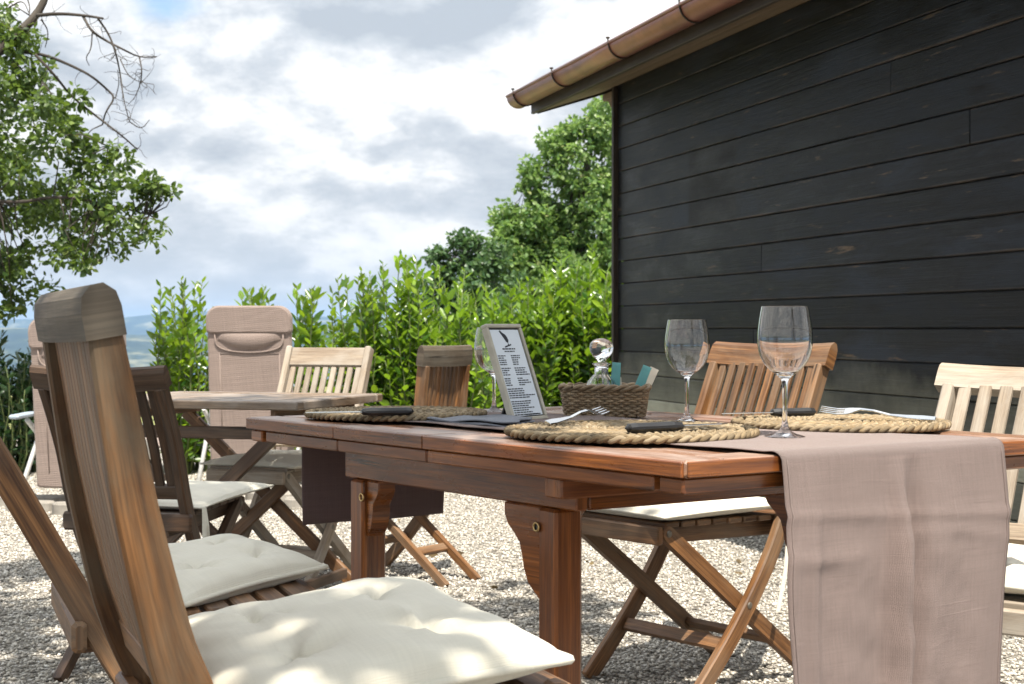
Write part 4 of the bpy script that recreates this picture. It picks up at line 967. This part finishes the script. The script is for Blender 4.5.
def runner():
    """one strip of linen: over the far edge, along the top, over the near end and down"""
    root = None
    g = random.Random(9); o = T(TL / 2, TW / 2, TZ)
    path = []   # (a, z, hang) from the far hem to the near hem
    for k in range(13): path.append((TL + 0.012, TZ - 0.245 + 0.245 * k / 13, 1 - k / 13, 'f'))
    for t in (0.25, 0.6, 1.0): path.append((TL + 0.012 - 0.012 * t, TZ - 0.004 + 0.0065 * math.sin(t * 1.57), 0, 't'))
    for k in range(1, 60): path.append((TL - TL * k / 60, TZ + 0.0025, 0, 't'))
    for t in (0.0, 0.2, 0.4, 0.6, 0.8, 1.0): path.append((0.008 - 0.021 * math.sin(t * 1.57), TZ + 0.004 - 0.0155 * (1 - math.cos(t * 1.57)), 0, 't'))
    NH = 64
    for k in range(1, NH + 1): path.append((-0.013, TZ - 0.0115 - 0.46 * k / NH, k / NH, 'n'))
    NB = 56; P = []
    for a, z, h, kind in path:
        f = min(max(a / TL, 0), 1); b0 = 0.176 + (0.137 - 0.176) * f; b1 = 0.682 + (0.505 - 0.682) * f
        row = []
        for j in range(NB + 1):
            t = j / NB; b = b0 + (b1 - b0) * t; q = T(a, b, z)
            if kind == 'n':
                d = min(h * 3.0, 1.0)
                # one deep vertical fold right of the middle, softer ones beside it, creases from folding
                fold = 0.040 * math.exp(-((t - 0.49 + 0.05 * h) / 0.034) ** 2) * d - 0.032 * math.exp(-((t - 0.555 + 0.05 * h) / 0.036) ** 2) * d + 0.012 * math.exp(-((t - 0.12 + 0.04 * h) / 0.03) ** 2) * d
                wav = (0.007 * math.sin(t * 9.5 + 1.0 + h * 0.8) + 0.004 * math.sin(t * 21 + h * 3)) * d
                crease = 0.004 * math.exp(-((h - 0.30 - 0.03 * math.sin(t * 7)) / 0.025) ** 2) * (0.6 + 0.4 * math.sin(t * 11)) + 0.004 * math.exp(-((h - 0.17 - 0.06 * t) / 0.02) ** 2)
                fine = (0.0010 * math.sin(t * 43 + h * 17) * math.sin(h * 39 + t * 11) + 0.0012 * math.sin(t * 17 - h * 31 + 1)) * math.sin(math.pi * t)
                q = q + U * (0.012 * d + fold + wav + crease + fine * d) + V * (0.010 * math.sin(h * 4.5 + t) * d * (2 * t - 1) + 0.0015 * math.sin(h * 11) * d)
            elif kind == 'f':
                q = q - U * (0.006 * math.sin(t * 8) * h + 0.004 * math.sin(t * 3 + h * 4) * h)
            else:
                q.z += 0.0012 * (1 + math.sin(t * 13 + a * 9) * math.sin(a * 23))
            row.append(q)
        P.append(row)
    nf = 14
    m = MB(); Lr = 0.46 + TL + 0.25
    m.grid(P[nf - 1:], us=Lr, vs=0.5); ob = m.build('table_runner', LINEN, off=o); ob.location = o
    md = ob.modifiers.new('thick', 'SOLIDIFY'); md.thickness = 0.0016; md.offset = 1
    tag(ob, 'pale pink linen runner hanging over the near end of the long table', 'table runner')
    # hem seams as a part
    hm = MB(); pts = [P[i][1] + U * 0.0022 for i in range(nf + 65, len(P), 2)]; pts2 = [P[i][NB - 1] + U * 0.0022 for i in range(nf + 65, len(P), 2)]
    hm.tube(pts, 0.0011, 5); hm.build('hem', LINEN, ob, off=o)
    hm = MB(); hm.tube(pts2, 0.0011, 5); hm.build('hem', LINEN, ob, off=o)
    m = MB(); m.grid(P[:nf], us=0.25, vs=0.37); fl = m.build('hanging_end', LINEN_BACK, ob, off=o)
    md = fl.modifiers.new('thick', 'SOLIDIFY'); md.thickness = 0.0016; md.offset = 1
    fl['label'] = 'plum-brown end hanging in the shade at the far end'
runner()

# ------------------------------------------------------------------ small far table
def far_table():
    N0 = Vector((-.68, 4.73, 0)); ex = Vector((-.458, .12, 0)).normalized(); ey = Vector((.336, .942, 0)).normalized(); z = 0.70; A_, B_ = 0.80, 0.66
    root = empty('bistro_table', N0 + ex * A_ / 2 + ey * B_ / 2, 'small grey-topped folding table at the left, beyond the long table', 'table'); o = root.location
    Q = lambda a, b, h: N0 + ex * a + ey * b + Z * h
    m = MB(); fr = 0.06
    for b in (fr / 2, B_ - fr / 2): m.bar([Q(0, b, z - .014), Q(A_, b, z - .014)], ey, fr, 0.028, 0.004)
    for a in (fr / 2, A_ - fr / 2): m.bar([Q(a, fr + .001, z - .014), Q(a, B_ - fr - .001, z - .014)], ex, fr, 0.028, 0.004)
    nb = 9; wb = (A_ - 2 * fr) / nb
    for k in range(nb): m.bar([Q(fr + wb * (k + .5), fr + .003, z - .014), Q(fr + wb * (k + .5), B_ - fr - .003, z - .014)], ex, wb - .006, 0.022, 0.003)
    m.build('tabletop', TEAK_GREYTOP, root, off=o)
    for a in (0.10, A_ - 0.10):
        m = MB(); m.bar([Q(a, 0.04, z - .05), Q(a, B_ - .04, z - .05)], Z, 0.042, 0.022); m.build('apron', TEAK_WARM, root, off=o)
    for b in (0.07, B_ - 0.07):
        for a0, a1, k in ((0.06, A_ - 0.06, 0), (A_ - 0.06, 0.06, 1)):
            m = MB(); q = b + 0.013 * (1 if k else -1); m.bar([Q(a0, q, z - .07), Q(a1, q, 0.0)], ey, 0.022, 0.045); m.build('leg', TEAK_BROWN if b < .2 else TEAK_WARM, root, off=o)
    m = MB(); m.bar([Q(0.02, 0.05, z - .105), Q(A_ - .02, 0.05, z - .105)], Z, 0.04, 0.022); m.build('stretcher', TEAK_BROWN, root, off=o)
    for a in (0.10, A_ - 0.10):
        m = MB(); m.bar([Q(a, 0.10, 0.07), Q(a, B_ - .10, 0.07)], Z, 0.035, 0.02); m.build('foot_rail', TEAK_BROWN, root, off=o)
TEAK_GREYTOP = wood('teak_grey_top', (0.15, 0.095, 0.058), (0.36, 0.26, 0.175), (0.40, 0.36, 0.32), 0.55, 0.4, 0.35)
far_table()

# ------------------------------------------------------------------ loungers
def lounger(label, px, Y, w, ztop, yaw, arm=False, seed=0):
    b = at(px, 400, Y=Y); rz = R(yaw)
    root = empty('garden_lounger', (b.x, Y, 0), label, 'lounger', rz, 'taupe folding loungers before the hedge')
    tilt = 0.16; zb = 0.30
    def BP(x, z, off=0.0): return Vector((x, (z - zb) * -0.0 + (ztop - z) * tilt * -0.0 + (z - zb) * tilt * -1 * 0.55 + off, z))
    # padded sling: rounded panel with thickness
    def panel(name, x0, x1, z0, z1, off, th, rad, mat, bulge=0.0):
        n = 10; out = []
        for cx, cz, a0 in ((x1 - rad, z1 - rad, 0), (x0 + rad, z1 - rad, 90), (x0 + .02, z0 + .02, 180), (x1 - .02, z0 + .02, 270)):
            r = rad if a0 < 180 else 0.02
            for k in range(n + 1): a = R(a0 + 90 * k / n); out.append((cx + r * math.cos(a), cz + r * math.sin(a)))
        m = MB(); rings = []
        cxm, czm = (x0 + x1) / 2, (z0 + z1) / 2
        for ins, o2 in ((0.010, -th / 2), (0.0, -th / 2 + .008), (0.0, th / 2 - .008), (0.010, th / 2)):
            rings.append([BP(cxm + (x - cxm) * (1 - ins / max(abs(x1 - x0) / 2, .01)), czm + (zq - czm) * (1 - ins / max(abs(z1 - z0) / 2, .01)), off + o2) for x, zq in out])
        m.sweep(rings, [0, .01, th, th + .01]); return m.build(name, mat, root)
    hw = w / 2
    bk = panel('backrest', -hw, hw, 0.12, ztop, 0.0, 0.034, 0.075, TAUPE)
    panel('headrest_flap', -hw - .004, hw + .004, ztop - 0.155, ztop + .004, -0.004, 0.056, 0.078, TAUPE)
    # pocket: cut-out lip below the flap and the pillow inside it
    m = MB()
    pts = [BP(-hw + .045 + (2 * hw - .09) * (0.5 - 0.5 * math.cos(math.pi * k / 20)), ztop - .16 - .105 * math.sin(math.pi * k / 20) ** 0.45, -.022) for k in range(21)]
    m.tube(pts, 0.0045, 6); m.build('pocket_piping', TAUPE, root)
    m = MB(); P = []
    for i in range(13):
        row = []
        for j in range(9):
            s, t = i / 12, j / 8; x = (-hw + .06) + (2 * hw - .12) * s; zz = ztop - .145 - .105 * t * math.sin(math.pi * min(max(s, .06), .94)) ** .4
            row.append(BP(x, zz, -.018 - .022 * math.sin(math.pi * s) ** .5 * math.sin(math.pi * t) ** .6))
        P.append(row)
    m.grid(P, us=.4, vs=.1, flip=True); m.build('pillow', TAUPE, root)
    m = MB()
    for s in (-1, 1): m.tube([BP(s * (hw - .07), ztop - .27, -.018), BP(s * (hw - .075), .2, -.018)], 0.003, 5)
    m.tube([BP(-(hw - .07), ztop - .27, -.018), BP(hw - .07, ztop - .27, -.018)], 0.003, 5); m.build('seam', TAUPE, root)
    # tube frame
    m = MB()
    for s in (-1, 1):
        m.tube([BP(s * (hw - .02), ztop - .12, .02), BP(s * (hw - .02), .30, .03), Vector((s * (hw - .02), .35, .30)), Vector((s * (hw - .02), .75, .34))], 0.012, 8)
    m.build('frame', ALU, root)
    for s in (-1, 1):
        m = MB(); m.tube([Vector((s * (hw + .03), -.18, 0.012)), Vector((s * (hw + .03), .10, .40)), Vector((s * (hw + .03), .14, .47))], 0.013, 8); m.build('leg', ALU, root)
        m = MB(); m.tube([Vector((s * (hw + .03), .42, 0.012)), Vector((s * (hw + .03), .12, .36)), Vector((s * (hw + .03), -.04, .47))], 0.013, 8); m.build('leg', ALU, root)
        if arm or s > 0:
            m = MB(); m.bar([(s * (hw + .03), -.18, .49), (s * (hw + .03), .0, .497), (s * (hw + .03), .26, .49)], Vector((1, 0, 0)), 0.055, 0.022, 0.007); m.build('armrest', PAD, root)
    m = MB(); P = [[Vector((-hw + 2 * hw * i / 10, .10 + .55 * j / 10, .33 - .03 * math.sin(math.pi * j / 10))) for i in range(11)] for j in range(11)]
    m.grid(P, us=.5, vs=.5); st = m.build('seat', TAUPE, root); md = st.modifiers.new('t', 'SOLIDIFY'); md.thickness = 0.02
    return root
lounger('padded taupe lounger standing upright, left of the pale slatted chair', 252, 8.7, 0.49, 1.06, -4)
lounger('taupe lounger with blue-grey armrest, half hidden behind the near chair post', 82, 7.6, 0.50, .985, -10, True)

# flat stones bordering the gravel
STONE = plain('border_stone', (0.27, 0.25, 0.22), 0.9, 0.2, 0, 9, 0.35, 0.5)
bs = random.Random(8)
for k, (px, py) in enumerate([(8, 506), (30, 512), (52, 507), (70, 515), (22, 498), (228, 505), (250, 509), (276, 503), (298, 508), (262, 500), (214, 500)]):
    p = at(px, py, 0.0); m = MB(); n = 9; a0 = bs.random() * 6; rx, ry, hz = bs.uniform(.07, .13), bs.uniform(.04, .07), bs.uniform(.035, .07)
    pol = [(rx * math.cos(a0 + 6.283 * i / n) * bs.uniform(.85, 1.1), ry * math.sin(a0 + 6.283 * i / n) * bs.uniform(.85, 1.1)) for i in range(n)]
    m.extrude(pol, Vector((0, 0, -.02)), Vector((1, 0, 0)), Vector((0, 1, 0)), Vector((0, 0, hz + .02)), 0.012); o = m.build('border_stone', STONE); o.location = p
    tag(o, 'low flat stone at the back edge of the gravel, ' + ('by the lounger with the armrest' if px < 100 else 'below the small far table'), 'stone', 'stones at the back edge by the armrest lounger' if px < 100 else 'stones at the back edge under the far table')

# ------------------------------------------------------------------ place settings
STRAW = wood('straw', (0.21, 0.145, 0.075), (0.46, 0.345, 0.205), (0.42, 0.36, 0.265), 0.5, 0.8, 0.5, 0.2)
def make_mat(r):
    m = MB()
    R0 = r - 0.011; n = 420; loops = 48
    for k in range(3):           # braided rim
        pts = []
        for i in range(n):
            a = 2 * math.pi * i / n; ph = a * loops / 2 + 2 * math.pi * k / 3
            rr = R0 + 0.0065 * math.cos(ph); zz = 0.0072 + 0.0028 * math.sin(2 * ph); pts.append((rr * math.cos(a), rr * math.sin(a), zz))
        m.tube(pts, 0.0046, 6, closed=True)
    rim = m
    c = MB(); q = R0 - 0.021; k = 0
    while q > 0.012:             # flat plaited coils
        nn = max(int(q * 900), 40); lp = max(int(q * 240), 4)
        for s in (0, 1):
            pts = []
            for i in range(nn):
                a = 2 * math.pi * i / nn; ph = a * lp + s * math.pi
                pts.append(((q + 0.0036 * math.cos(ph)) * math.cos(a), (q + 0.0036 * math.cos(ph)) * math.sin(a), 0.0075 + 0.0028 * math.sin(ph)))
            c.tube(pts, 0.0044, 4, closed=True)
        q -= 0.0155; k += 1
    c.lathe([(0.0005, 0.004), (R0 - .004, 0.004), (R0 - .002, 0.002)], n=48)
    return rim, c
for p, r, lab in (((.21, 2.645), .225, 'round braided straw placemat nearest us, with a fork and black-handled knife'),
                  ((.628, 2.875), .207, 'round braided straw placemat behind the front wine glass'),
                  ((-.247, 3.20), .195, 'round braided straw placemat at the far left end of the long table')):
    rim, c = make_mat(r); root = empty('placemat', (p[0], p[1], TZ + .0032), lab, 'placemat', rng.random() * 6, 'braided straw placemats on the long table')
    rim.build('braided_rim', STRAW, root); c.build('woven_disc', STRAW, root)

ZM = TZ + 0.0032 + 0.0122
def knife(label, p, ang, z=None, hl=0.115):
    z = ZM if z is None else z
    root = empty('steak_knife', (p[0], p[1], z), label, 'knife', ang, 'black-handled steak knives')
    m = MB(); pr = [(0.010, 0.011), (0.0, 0.0145), (0.25, 0.016), (0.55, 0.014), (0.85, 0.0165), (1.0, 0.015)]
    m.bar([(-hl * .5, 0, .009), (-hl * .35, 0, .009), (0, 0, .009), (hl * .3, 0, .009), (hl * .5, 0, .009)], Vector((0, 1, 0)), [0.018, 0.021, 0.019, 0.022, 0.019], [0.014, .016, .015, .016, .013], 0.0055)
    m.build('handle', BLACK, root)
    m = MB(); m.extrude([(0, -.009), (.085, -.0085), (.105, -.002), (.112, .006), (.09, .009), (0, .009)], Vector((hl * .5 - .002, 0, .008)), Vector((1, 0, 0)), Vector((0, 1, 0)), Vector((0, 0, .0018)), 0.0005); m.build('blade', STEEL, root)
def fork(label, p, ang, z=None, roll=0.0, pitch=0.0):
    z = ZM if z is None else z
    root = empty('fork', (p[0], p[1], z), label, 'fork', ang, 'steel dinner forks')
    root.rotation_euler = (roll, -pitch, ang)
    m = MB(); zz = lambda x: 0.004 + 0.010 * math.exp(-((x - .045) / .03) ** 2) + (0.016 * max(0, (x - .10) / .1) ** 1.3)
    xs = [-.085, -.06, -.03, 0, .03, .055, .07]
    m.bar([(x, 0, zz(x)) for x in xs], Vector((0, 1, 0)), [.014, .016, .011, .007, .0065, .008, .018], .0028, .0009)
    m.bar([(x, 0, zz(x)) for x in (.068, .078, .086)], Vector((0, 1, 0)), [.019, .024, .0245], .0024, .0008)
    for k in range(4): m.bar([(x, -.0102 + .0068 * k, zz(x)) for x in (.085, .10, .118, .132)], Vector((0, 1, 0)), [.004, .0038, .0034, .002], .0022, .0006)
    m.build('fork_body', STEEL, root)
knife('black-handled steak knife lying on the nearest placemat', at(655, 427, ZM + .009)[:2], R(35) + math.pi * 0, hl=.125)
knife('black-handled steak knife on the placemat at the far left end', at(387, 411.5, ZM + .009)[:2], R(14) + math.pi, hl=.108)
knife('black-handled steak knife beside the stem of the front wine glass', at(793, 412, ZM + .009)[:2], R(200), hl=.105)
fork('steel fork with raised tines on the nearest placemat, in front of the basket', at(570, 423, ZM)[:2], R(58), z=ZM + .006, roll=R(24), pitch=R(3))
fork('steel fork with tines pointing left on the placemat behind the front wine glass', at(890, 420.5, ZM)[:2], R(158), z=ZM + .006, roll=R(-26), pitch=R(3))

def glass(label, p, H, rb, z):
    root = empty('wine_glass', (p[0], p[1], z), label, 'glass', 0, 'stemmed wine glasses on the long table'); t = 0.0011
    k = H / 0.22; b = rb
    outer = [(0.034 * k, 0.0), (0.0345 * k, 0.0012), (0.028 * k, 0.003), (0.016 * k, 0.0065), (0.0075 * k, 0.013), (0.0045 * k, 0.026), (0.0040 * k, 0.05 * k), (0.0042 * k, 0.085 * k), (0.0062 * k, 0.097 * k), (0.014 * k, 0.104 * k)]
    bowl = [(b * .55, 0.112), (b * .80, 0.125), (b * .95, 0.142), (b, 0.160), (b * .985, 0.178), (b * .93, 0.198), (b * .86, 0.2165), (b * .845, 0.2195)]
    bowl = [(r, zz * k) for r, zz in bowl]
    inner = [(r - t, zz + (0.0006 if i < 3 else 0)) for i, (r, zz) in enumerate(bowl)][::-1] + [(b * .40, 0.1085 * k), (b * .2, 0.1065 * k), (0.0008, 0.106 * k)]
    def sm(p, it=2):
        for _ in range(it):
            q = [p[0]]
            for a, c in zip(p, p[1:]): q += [(a[0] * .75 + c[0] * .25, a[1] * .75 + c[1] * .25), (a[0] * .25 + c[0] * .75, a[1] * .25 + c[1] * .75)]
            q.append(p[-1]); p = q
        return p
    prof = [(0.0008, 0.0005)] + [(0.030 * k, 0.0)] + sm(outer + bowl) + sm(inner)
    m = MB(); m.lathe(prof, n=48); m.build('glass_body', GLASS, root)
glass('largest clear wine glass, standing on the runner in front of the dappled chair', at(785, 437.5, TZ + .0035)[:2], .225, .0475, TZ + .0045)
glass('clear wine glass between the wicker basket and the dappled chair', at(687, 423, TZ)[:2], .208, .0455, TZ + .001)
glass('clear wine glass half hidden behind the menu board', at(494, 413.5, TZ)[:2], .193, .045, TZ + .001)

def menu():
    BL = at(514.5, 421.5, TZ + .004); BR = at(549, 418.5, TZ + .004); BL.z = BR.z = TZ + .004
    ex = (BR - BL); w = ex.length; ex.normalize(); fn = Vector((ex.y, -ex.x, 0)).normalized()
    root = empty('menu_board', (BL + BR) / 2, 'leaning framed menu board with a small black bird emblem above lines of text', 'menu'); o = root.location
    up = (Vector((0, 0, .197)) - fn * .072); Hh = up.length; up.normalize(); nn = ex.cross(up).normalized()
    if nn.dot(fn) < 0: nn = -nn
    Q = lambda x, y, d=0.0: BL + ex * x + up * y + nn * d
    FR = plain('menu_frame', (0.42, 0.39, 0.32), 0.45); PAPER = plain('menu_paper', (0.62, 0.67, 0.72), 0.6, 0.3, 0, 4, 0.04); INK = plain('menu_ink', (0.02, 0.022, 0.03), 0.6); LINER = plain('menu_liner', (0.03, 0.03, 0.03), 0.5)
    f = 0.008; th = 0.015
    m = MB(); m.bar([Q(0, f / 2, -th / 2), Q(w, f / 2, -th / 2)], up, f, th, .0015); m.bar([Q(0, Hh - f / 2, -th / 2), Q(w, Hh - f / 2, -th / 2)], up, f, th, .0015)
    m.bar([Q(f / 2, f, -th / 2), Q(f / 2, Hh - f, -th / 2)], ex, f, th, .0015); m.bar([Q(w - f / 2, f, -th / 2), Q(w - f / 2, Hh - f, -th / 2)], ex, f, th, .0015); m.build('frame', FR, root, off=o)
    m = MB(); m.bar([Q(w / 2, f * .9, -.008), Q(w / 2, Hh - f * .9, -.008)], ex, w - 2 * f + .001, .004, .0005); m.build('backing', LINER, root, off=o)
    m = MB(); m.bar([Q(w / 2 - .001, f + .003, -.0045), Q(w / 2 - .001, Hh - f - .004, -.0045)], ex, w - 2 * f - .006, .002, .0003); m.build('paper', PAPER, root, off=o)
    # emblem: long-tailed bird on a twig, then the text block as fine lines of word-length strokes
    m = MB(); g = random.Random(12); zt = -.0033
    def poly(pts): m.extrude(pts, Q(0, 0, zt), ex, up, nn * .0006)
    cx, cy = w * .47, Hh * .845
    poly([(cx - .016, cy + .017), (cx - .012, cy + .019), (cx - .006, cy + .013), (cx + .001, cy + .010), (cx + .006, cy + .004), (cx + .008, cy - .003), (cx + .005, cy - .009), (cx - .001, cy - .006), (cx - .005, cy + .001), (cx - .010, cy + .008)])
    poly([(cx - .010, cy - .019), (cx + .013, cy - .014), (cx + .013, cy - .011), (cx - .010, cy - .016)]); poly([(cx + .003, cy - .010), (cx + .005, cy - .010), (cx + .005, cy - .0135), (cx + .003, cy - .0135)])
    m.build('emblem', INK, root, off=o)
    m = MB()
    def line(x0, x1, y, h=.0022):
        x = x0
        while x < x1 - .002:
            e = min(x + g.uniform(.004, .012), x1); m.extrude([(x, y), (e, y), (e, y + h), (x, y + h)], Q(0, 0, zt), ex, up, nn * .0004); x = e + .0022
    line(w * .30, w * .66, Hh * .735, .0028); line(w * .34, w * .62, Hh * .71)
    y = Hh * .665
    for k in range(27):
        if k in (5, 9, 13, 18): y -= .0035
        if k < 13: line(w * .11, w * (.25 + .12 * g.random()), y); line(w * .48, w * (.62 + .25 * g.random()), y)
        else: line(w * .11, w * (.45 + .40 * g.random()), y)
        y -= .0047
    line(w * .42, w * .84, Hh * .058)
    m.build('text', INK, root, off=o)
    m = MB(); p = Q(w * .6, Hh * .42, -th); q = BL + ex * w * .6 - fn * .075; q.z = TZ + .002; m.bar([p, q], ex, .04, .005, .001); m.build('easel_leg', LINER, root, off=o)
menu()

def basket():
    c = at(607, 418.5, TZ) + Vector((0.0, .062, 0)); root = empty('wicker_basket', (c.x, c.y, TZ + .002), 'brown wicker basket holding the glass cruet and sachets', 'basket', R(-6)); WK = wood('wicker', (0.20, 0.13, 0.07), (0.50, 0.35, 0.20), (0.42, 0.35, 0.25), 0.4, 0.6, 0.45)
    Hh = 0.060
    def rr(t, hx, hy, r=.03):
        """rounded rectangle, t in 0..1"""
        per = [2 * (hx - r), math.pi / 2 * r, 2 * (hy - r), math.pi / 2 * r] * 2; tot = sum(per); d = (t % 1) * tot; seg = 0
        while d > per[seg]: d -= per[seg]; seg += 1
        cs = [(-hx + r, -hy), None, (hx, -hy + r), None, (hx - r, hy), None, (-hx, hy - r), None]; dirs = [(1, 0), None, (0, 1), None, (-1, 0), None, (0, -1), None]
        if seg % 2 == 0:
            p = cs[seg]; dd = dirs[seg]; return (p[0] + dd[0] * d, p[1] + dd[1] * d, dd[1], -dd[0])
        k = seg // 2; cen = [(hx - r, -hy + r), (hx - r, hy - r), (-hx + r, hy - r), (-hx + r, -hy + r)][k]; a = -math.pi / 2 + k * math.pi / 2 + d / r
        return (cen[0] + r * math.cos(a), cen[1] + r * math.sin(a), math.cos(a), math.sin(a))
    m = MB(); NS = 46; rows = 12; ns = NS * 4
    for j in range(rows):
        z = .004 + Hh * j / (rows - .3); fl = 1 + .10 * z / Hh; pts = []
        for i in range(ns):
            t = i / ns; x, y, nx, ny = rr(t, .083 * fl, .058 * fl); o = .0028 * math.cos(math.pi * (i / 4 * 1.0 + j)) ; pts.append((x + nx * o, y + ny * o, z + .0006 * math.sin(i)))
        m.tube(pts, .0031, 5, closed=True)
    m.build('woven_side', WK, root)
    m = MB()
    for i in range(NS):
        x, y, nx, ny = rr(i / NS, .083, .058); x2, y2, _, _ = rr(i / NS, .083 * 1.1, .058 * 1.1); m.tube([(x, y, 0), (x2, y2, Hh + .002)], .0022, 5)
    m.build('stake', WK, root)
    m = MB()
    for s in (0, 1):
        pts = []
        for i in range(ns):
            t = i / ns; x, y, nx, ny = rr(t, .083 * 1.115, .058 * 1.115); ph = i * .42 + s * math.pi; pts.append((x + nx * .0042 * math.cos(ph), y + ny * .0042 * math.cos(ph), Hh + .003 + .0036 * math.sin(ph)))
        m.tube(pts, .0040, 6, closed=True)
    m.build('rim', WK, root)
    m = MB(); m.box((0, 0, .004), (.15, .10, .004)); m.build('base', WK, root)
    return c
bc = basket()
def cruet():
    c = (bc.x - .008, bc.y + .004, TZ + .0085); root = empty('glass_cruet', c, 'clear ribbed glass cruet with a round ball stopper standing in the wicker basket', 'cruet'); k = 1.0
    prof = [(0.001, .001), (.030, .0), (.034, .006), (.035, .04), (.034, .068), (.031, .078), (.022, .090), (.0165, .096), (.0165, .116), (.0215, .119), (.0215, .122), (.015, .1235), (.0135, .121), (.0140, .097), (.0195, .089), (.0285, .076), (.0315, .066), (.0325, .04), (.031, .008), (.001, .0045)]
    m = MB(); o = len(m.v); n = 48
    m.lathe(prof, n=n)
    vs = []
    for v in m.v:
        r = math.hypot(v[0], v[1])
        if r > .018 and v[2] < .09: f = 1 + .035 * math.cos(12 * math.atan2(v[1], v[0])); v = (v[0] * f, v[1] * f, v[2])
        vs.append(v)
    m.v = vs; m.build('bottle', GLASS, root); root.scale = (.92, .92, .88)
    m = MB(); m.lathe([(.001, .1245), (.0095, .1245), (.0115, .130), (.020, .139), (.0265, .150), (.0285, .160), (.0265, .170), (.020, .178), (.010, .1825), (.001, .1835)], n=36); m.build('stopper', GLASS, root)
    m = MB(); m.lathe([(.001, .006), (.0305, .009), (.0318, .05), (.0312, .064), (.001, .064)], n=36); m.build('vinegar', plain('dark_vinegar', (0.03, 0.018, 0.022), 0.2), root)
cruet()
TEAL = plain('teal_sachet', (0.10, 0.30, 0.30), 0.4); CRM = plain('cream_sachet', (0.62, 0.56, 0.46), 0.5)
for k, (dx, dy, tilt, yaw, h, mat, lab) in enumerate([(.018, .010, 4, 8, .108, TEAL, 'upright teal sachet beside the glass cruet in the basket'), (.050, -.012, 22, -5, .108, TEAL, 'teal sachet leaning right at the end of the basket'),
                                          (.062, .006, 26, 4, .106, CRM, 'cream sachet leaning over the right rim of the basket'), (.034, .020, -6, 0, .075, CRM, 'short cream sachet low between the two teal ones')]):
    m = MB(); a = R(tilt); ax = Vector((math.sin(a), 0, math.cos(a))); m.bar([ax * 0.0, ax * .004, ax * h * .5, ax * (h - .006), ax * h], Vector((math.cos(a), 0, -math.sin(a))), [.020, .020, .021, .019, .020], [.0015, .003, .007, .003, .001], .0005)
    o = m.build('sachet', mat); o.location = (bc.x + dx, bc.y + dy, TZ + .0095); o.rotation_euler = (0, 0, R(yaw)); tag(o, lab, 'sachet', 'sachets in the wicker basket')

def napkin(label, cor, seed, th=.004, layers=3):
    A, B, C_, D_ = [Vector((*p[:2], TZ + .003)) for p in cor]; c = (A + B + C_ + D_) / 4; g = random.Random(seed)
    m = MB()
    for l in range(layers):
        N = 24; P = []; ins = l * .012
        for i in range(N + 1):
            row = []
            for j in range(N + 1):
                a, b = i / N, j / N; a2 = ins + a * (1 - 2 * ins); b2 = b * (1 - ins * 1.5)
                p = A.lerp(B, a2).lerp(D_.lerp(C_, a2), b2)
                p = p + Vector((.004 * math.sin(b * 9 + l), .004 * math.sin(a * 7 + l * 2), l * th + .0018 * math.sin(a * 11 + b * 5 + l) + .0022 * math.sin(a * 4 + 2 * l)))
                row.append(p)
            P.append(row)
        m.grid(P, us=.22, vs=.16)
    o = m.build('napkin', NAPKIN, off=c); o.location = c; md = o.modifiers.new('t', 'SOLIDIFY'); md.thickness = .0025; md.offset = 1
    return tag(o, label, 'napkin', 'folded slate napkins')
napkin('folded slate-grey napkin lying in front of the menu board', [at(424, 424, TZ), at(520, 430.5, TZ), at(537, 424, TZ), at(448, 418.2, TZ)], 1)

# ------------------------------------------------------------------ air
def haze():
    n = NT('haze_air'); n.N.remove(n.p); v = n.N.new('ShaderNodeVolumePrincipled'); v.inputs['Color'].default_value = (0.42, 0.66, 1.0, 1); v.inputs['Density'].default_value = HAZE
    v.inputs['Anisotropy'].default_value = 0.2; n.L.new(v.outputs[0], n.out.inputs['Volume'])
    m = MB(); m.extrude([(-9000, -9000), (9000, -9000), (9000, 9000), (-9000, 9000)], Vector((0, 0, -190)), Vector((1, 0, 0)), Vector((0, 1, 0)), Vector((0, 0, 290))); o = m.build('haze', n.m); o['kind'] = 'stuff'
HAZE = 1.3e-4
haze()

def litter():
    g = np.random.default_rng(77); n = 170; Y = 2.8 + 6.5 * g.random(n); X = (g.random(n) * 2 - 1) * (Y * .36)
    k = ((X - 0.671) * 0.959 + (Y - 9.5) * 0.2832) < -0.05; X, Y = X[k], Y[k]; n = len(X); a = g.random(n) * 6.283
    P = np.stack([X, Y, np.full(n, .012)], 1); D = np.stack([np.cos(a), np.sin(a), g.normal(size=n) * .25], 1); Ls = .022 + .03 * g.random(n)
    leaves('fallen_leaves', leafmat('leaf_dry', (0.09, 0.06, 0.03), (0.26, 0.19, 0.08), 0.1, 0.7, (0.2, 0.15, 0.05)), P, D, Ls, Ls * .55, seed=6)['kind'] = 'stuff'
litter()
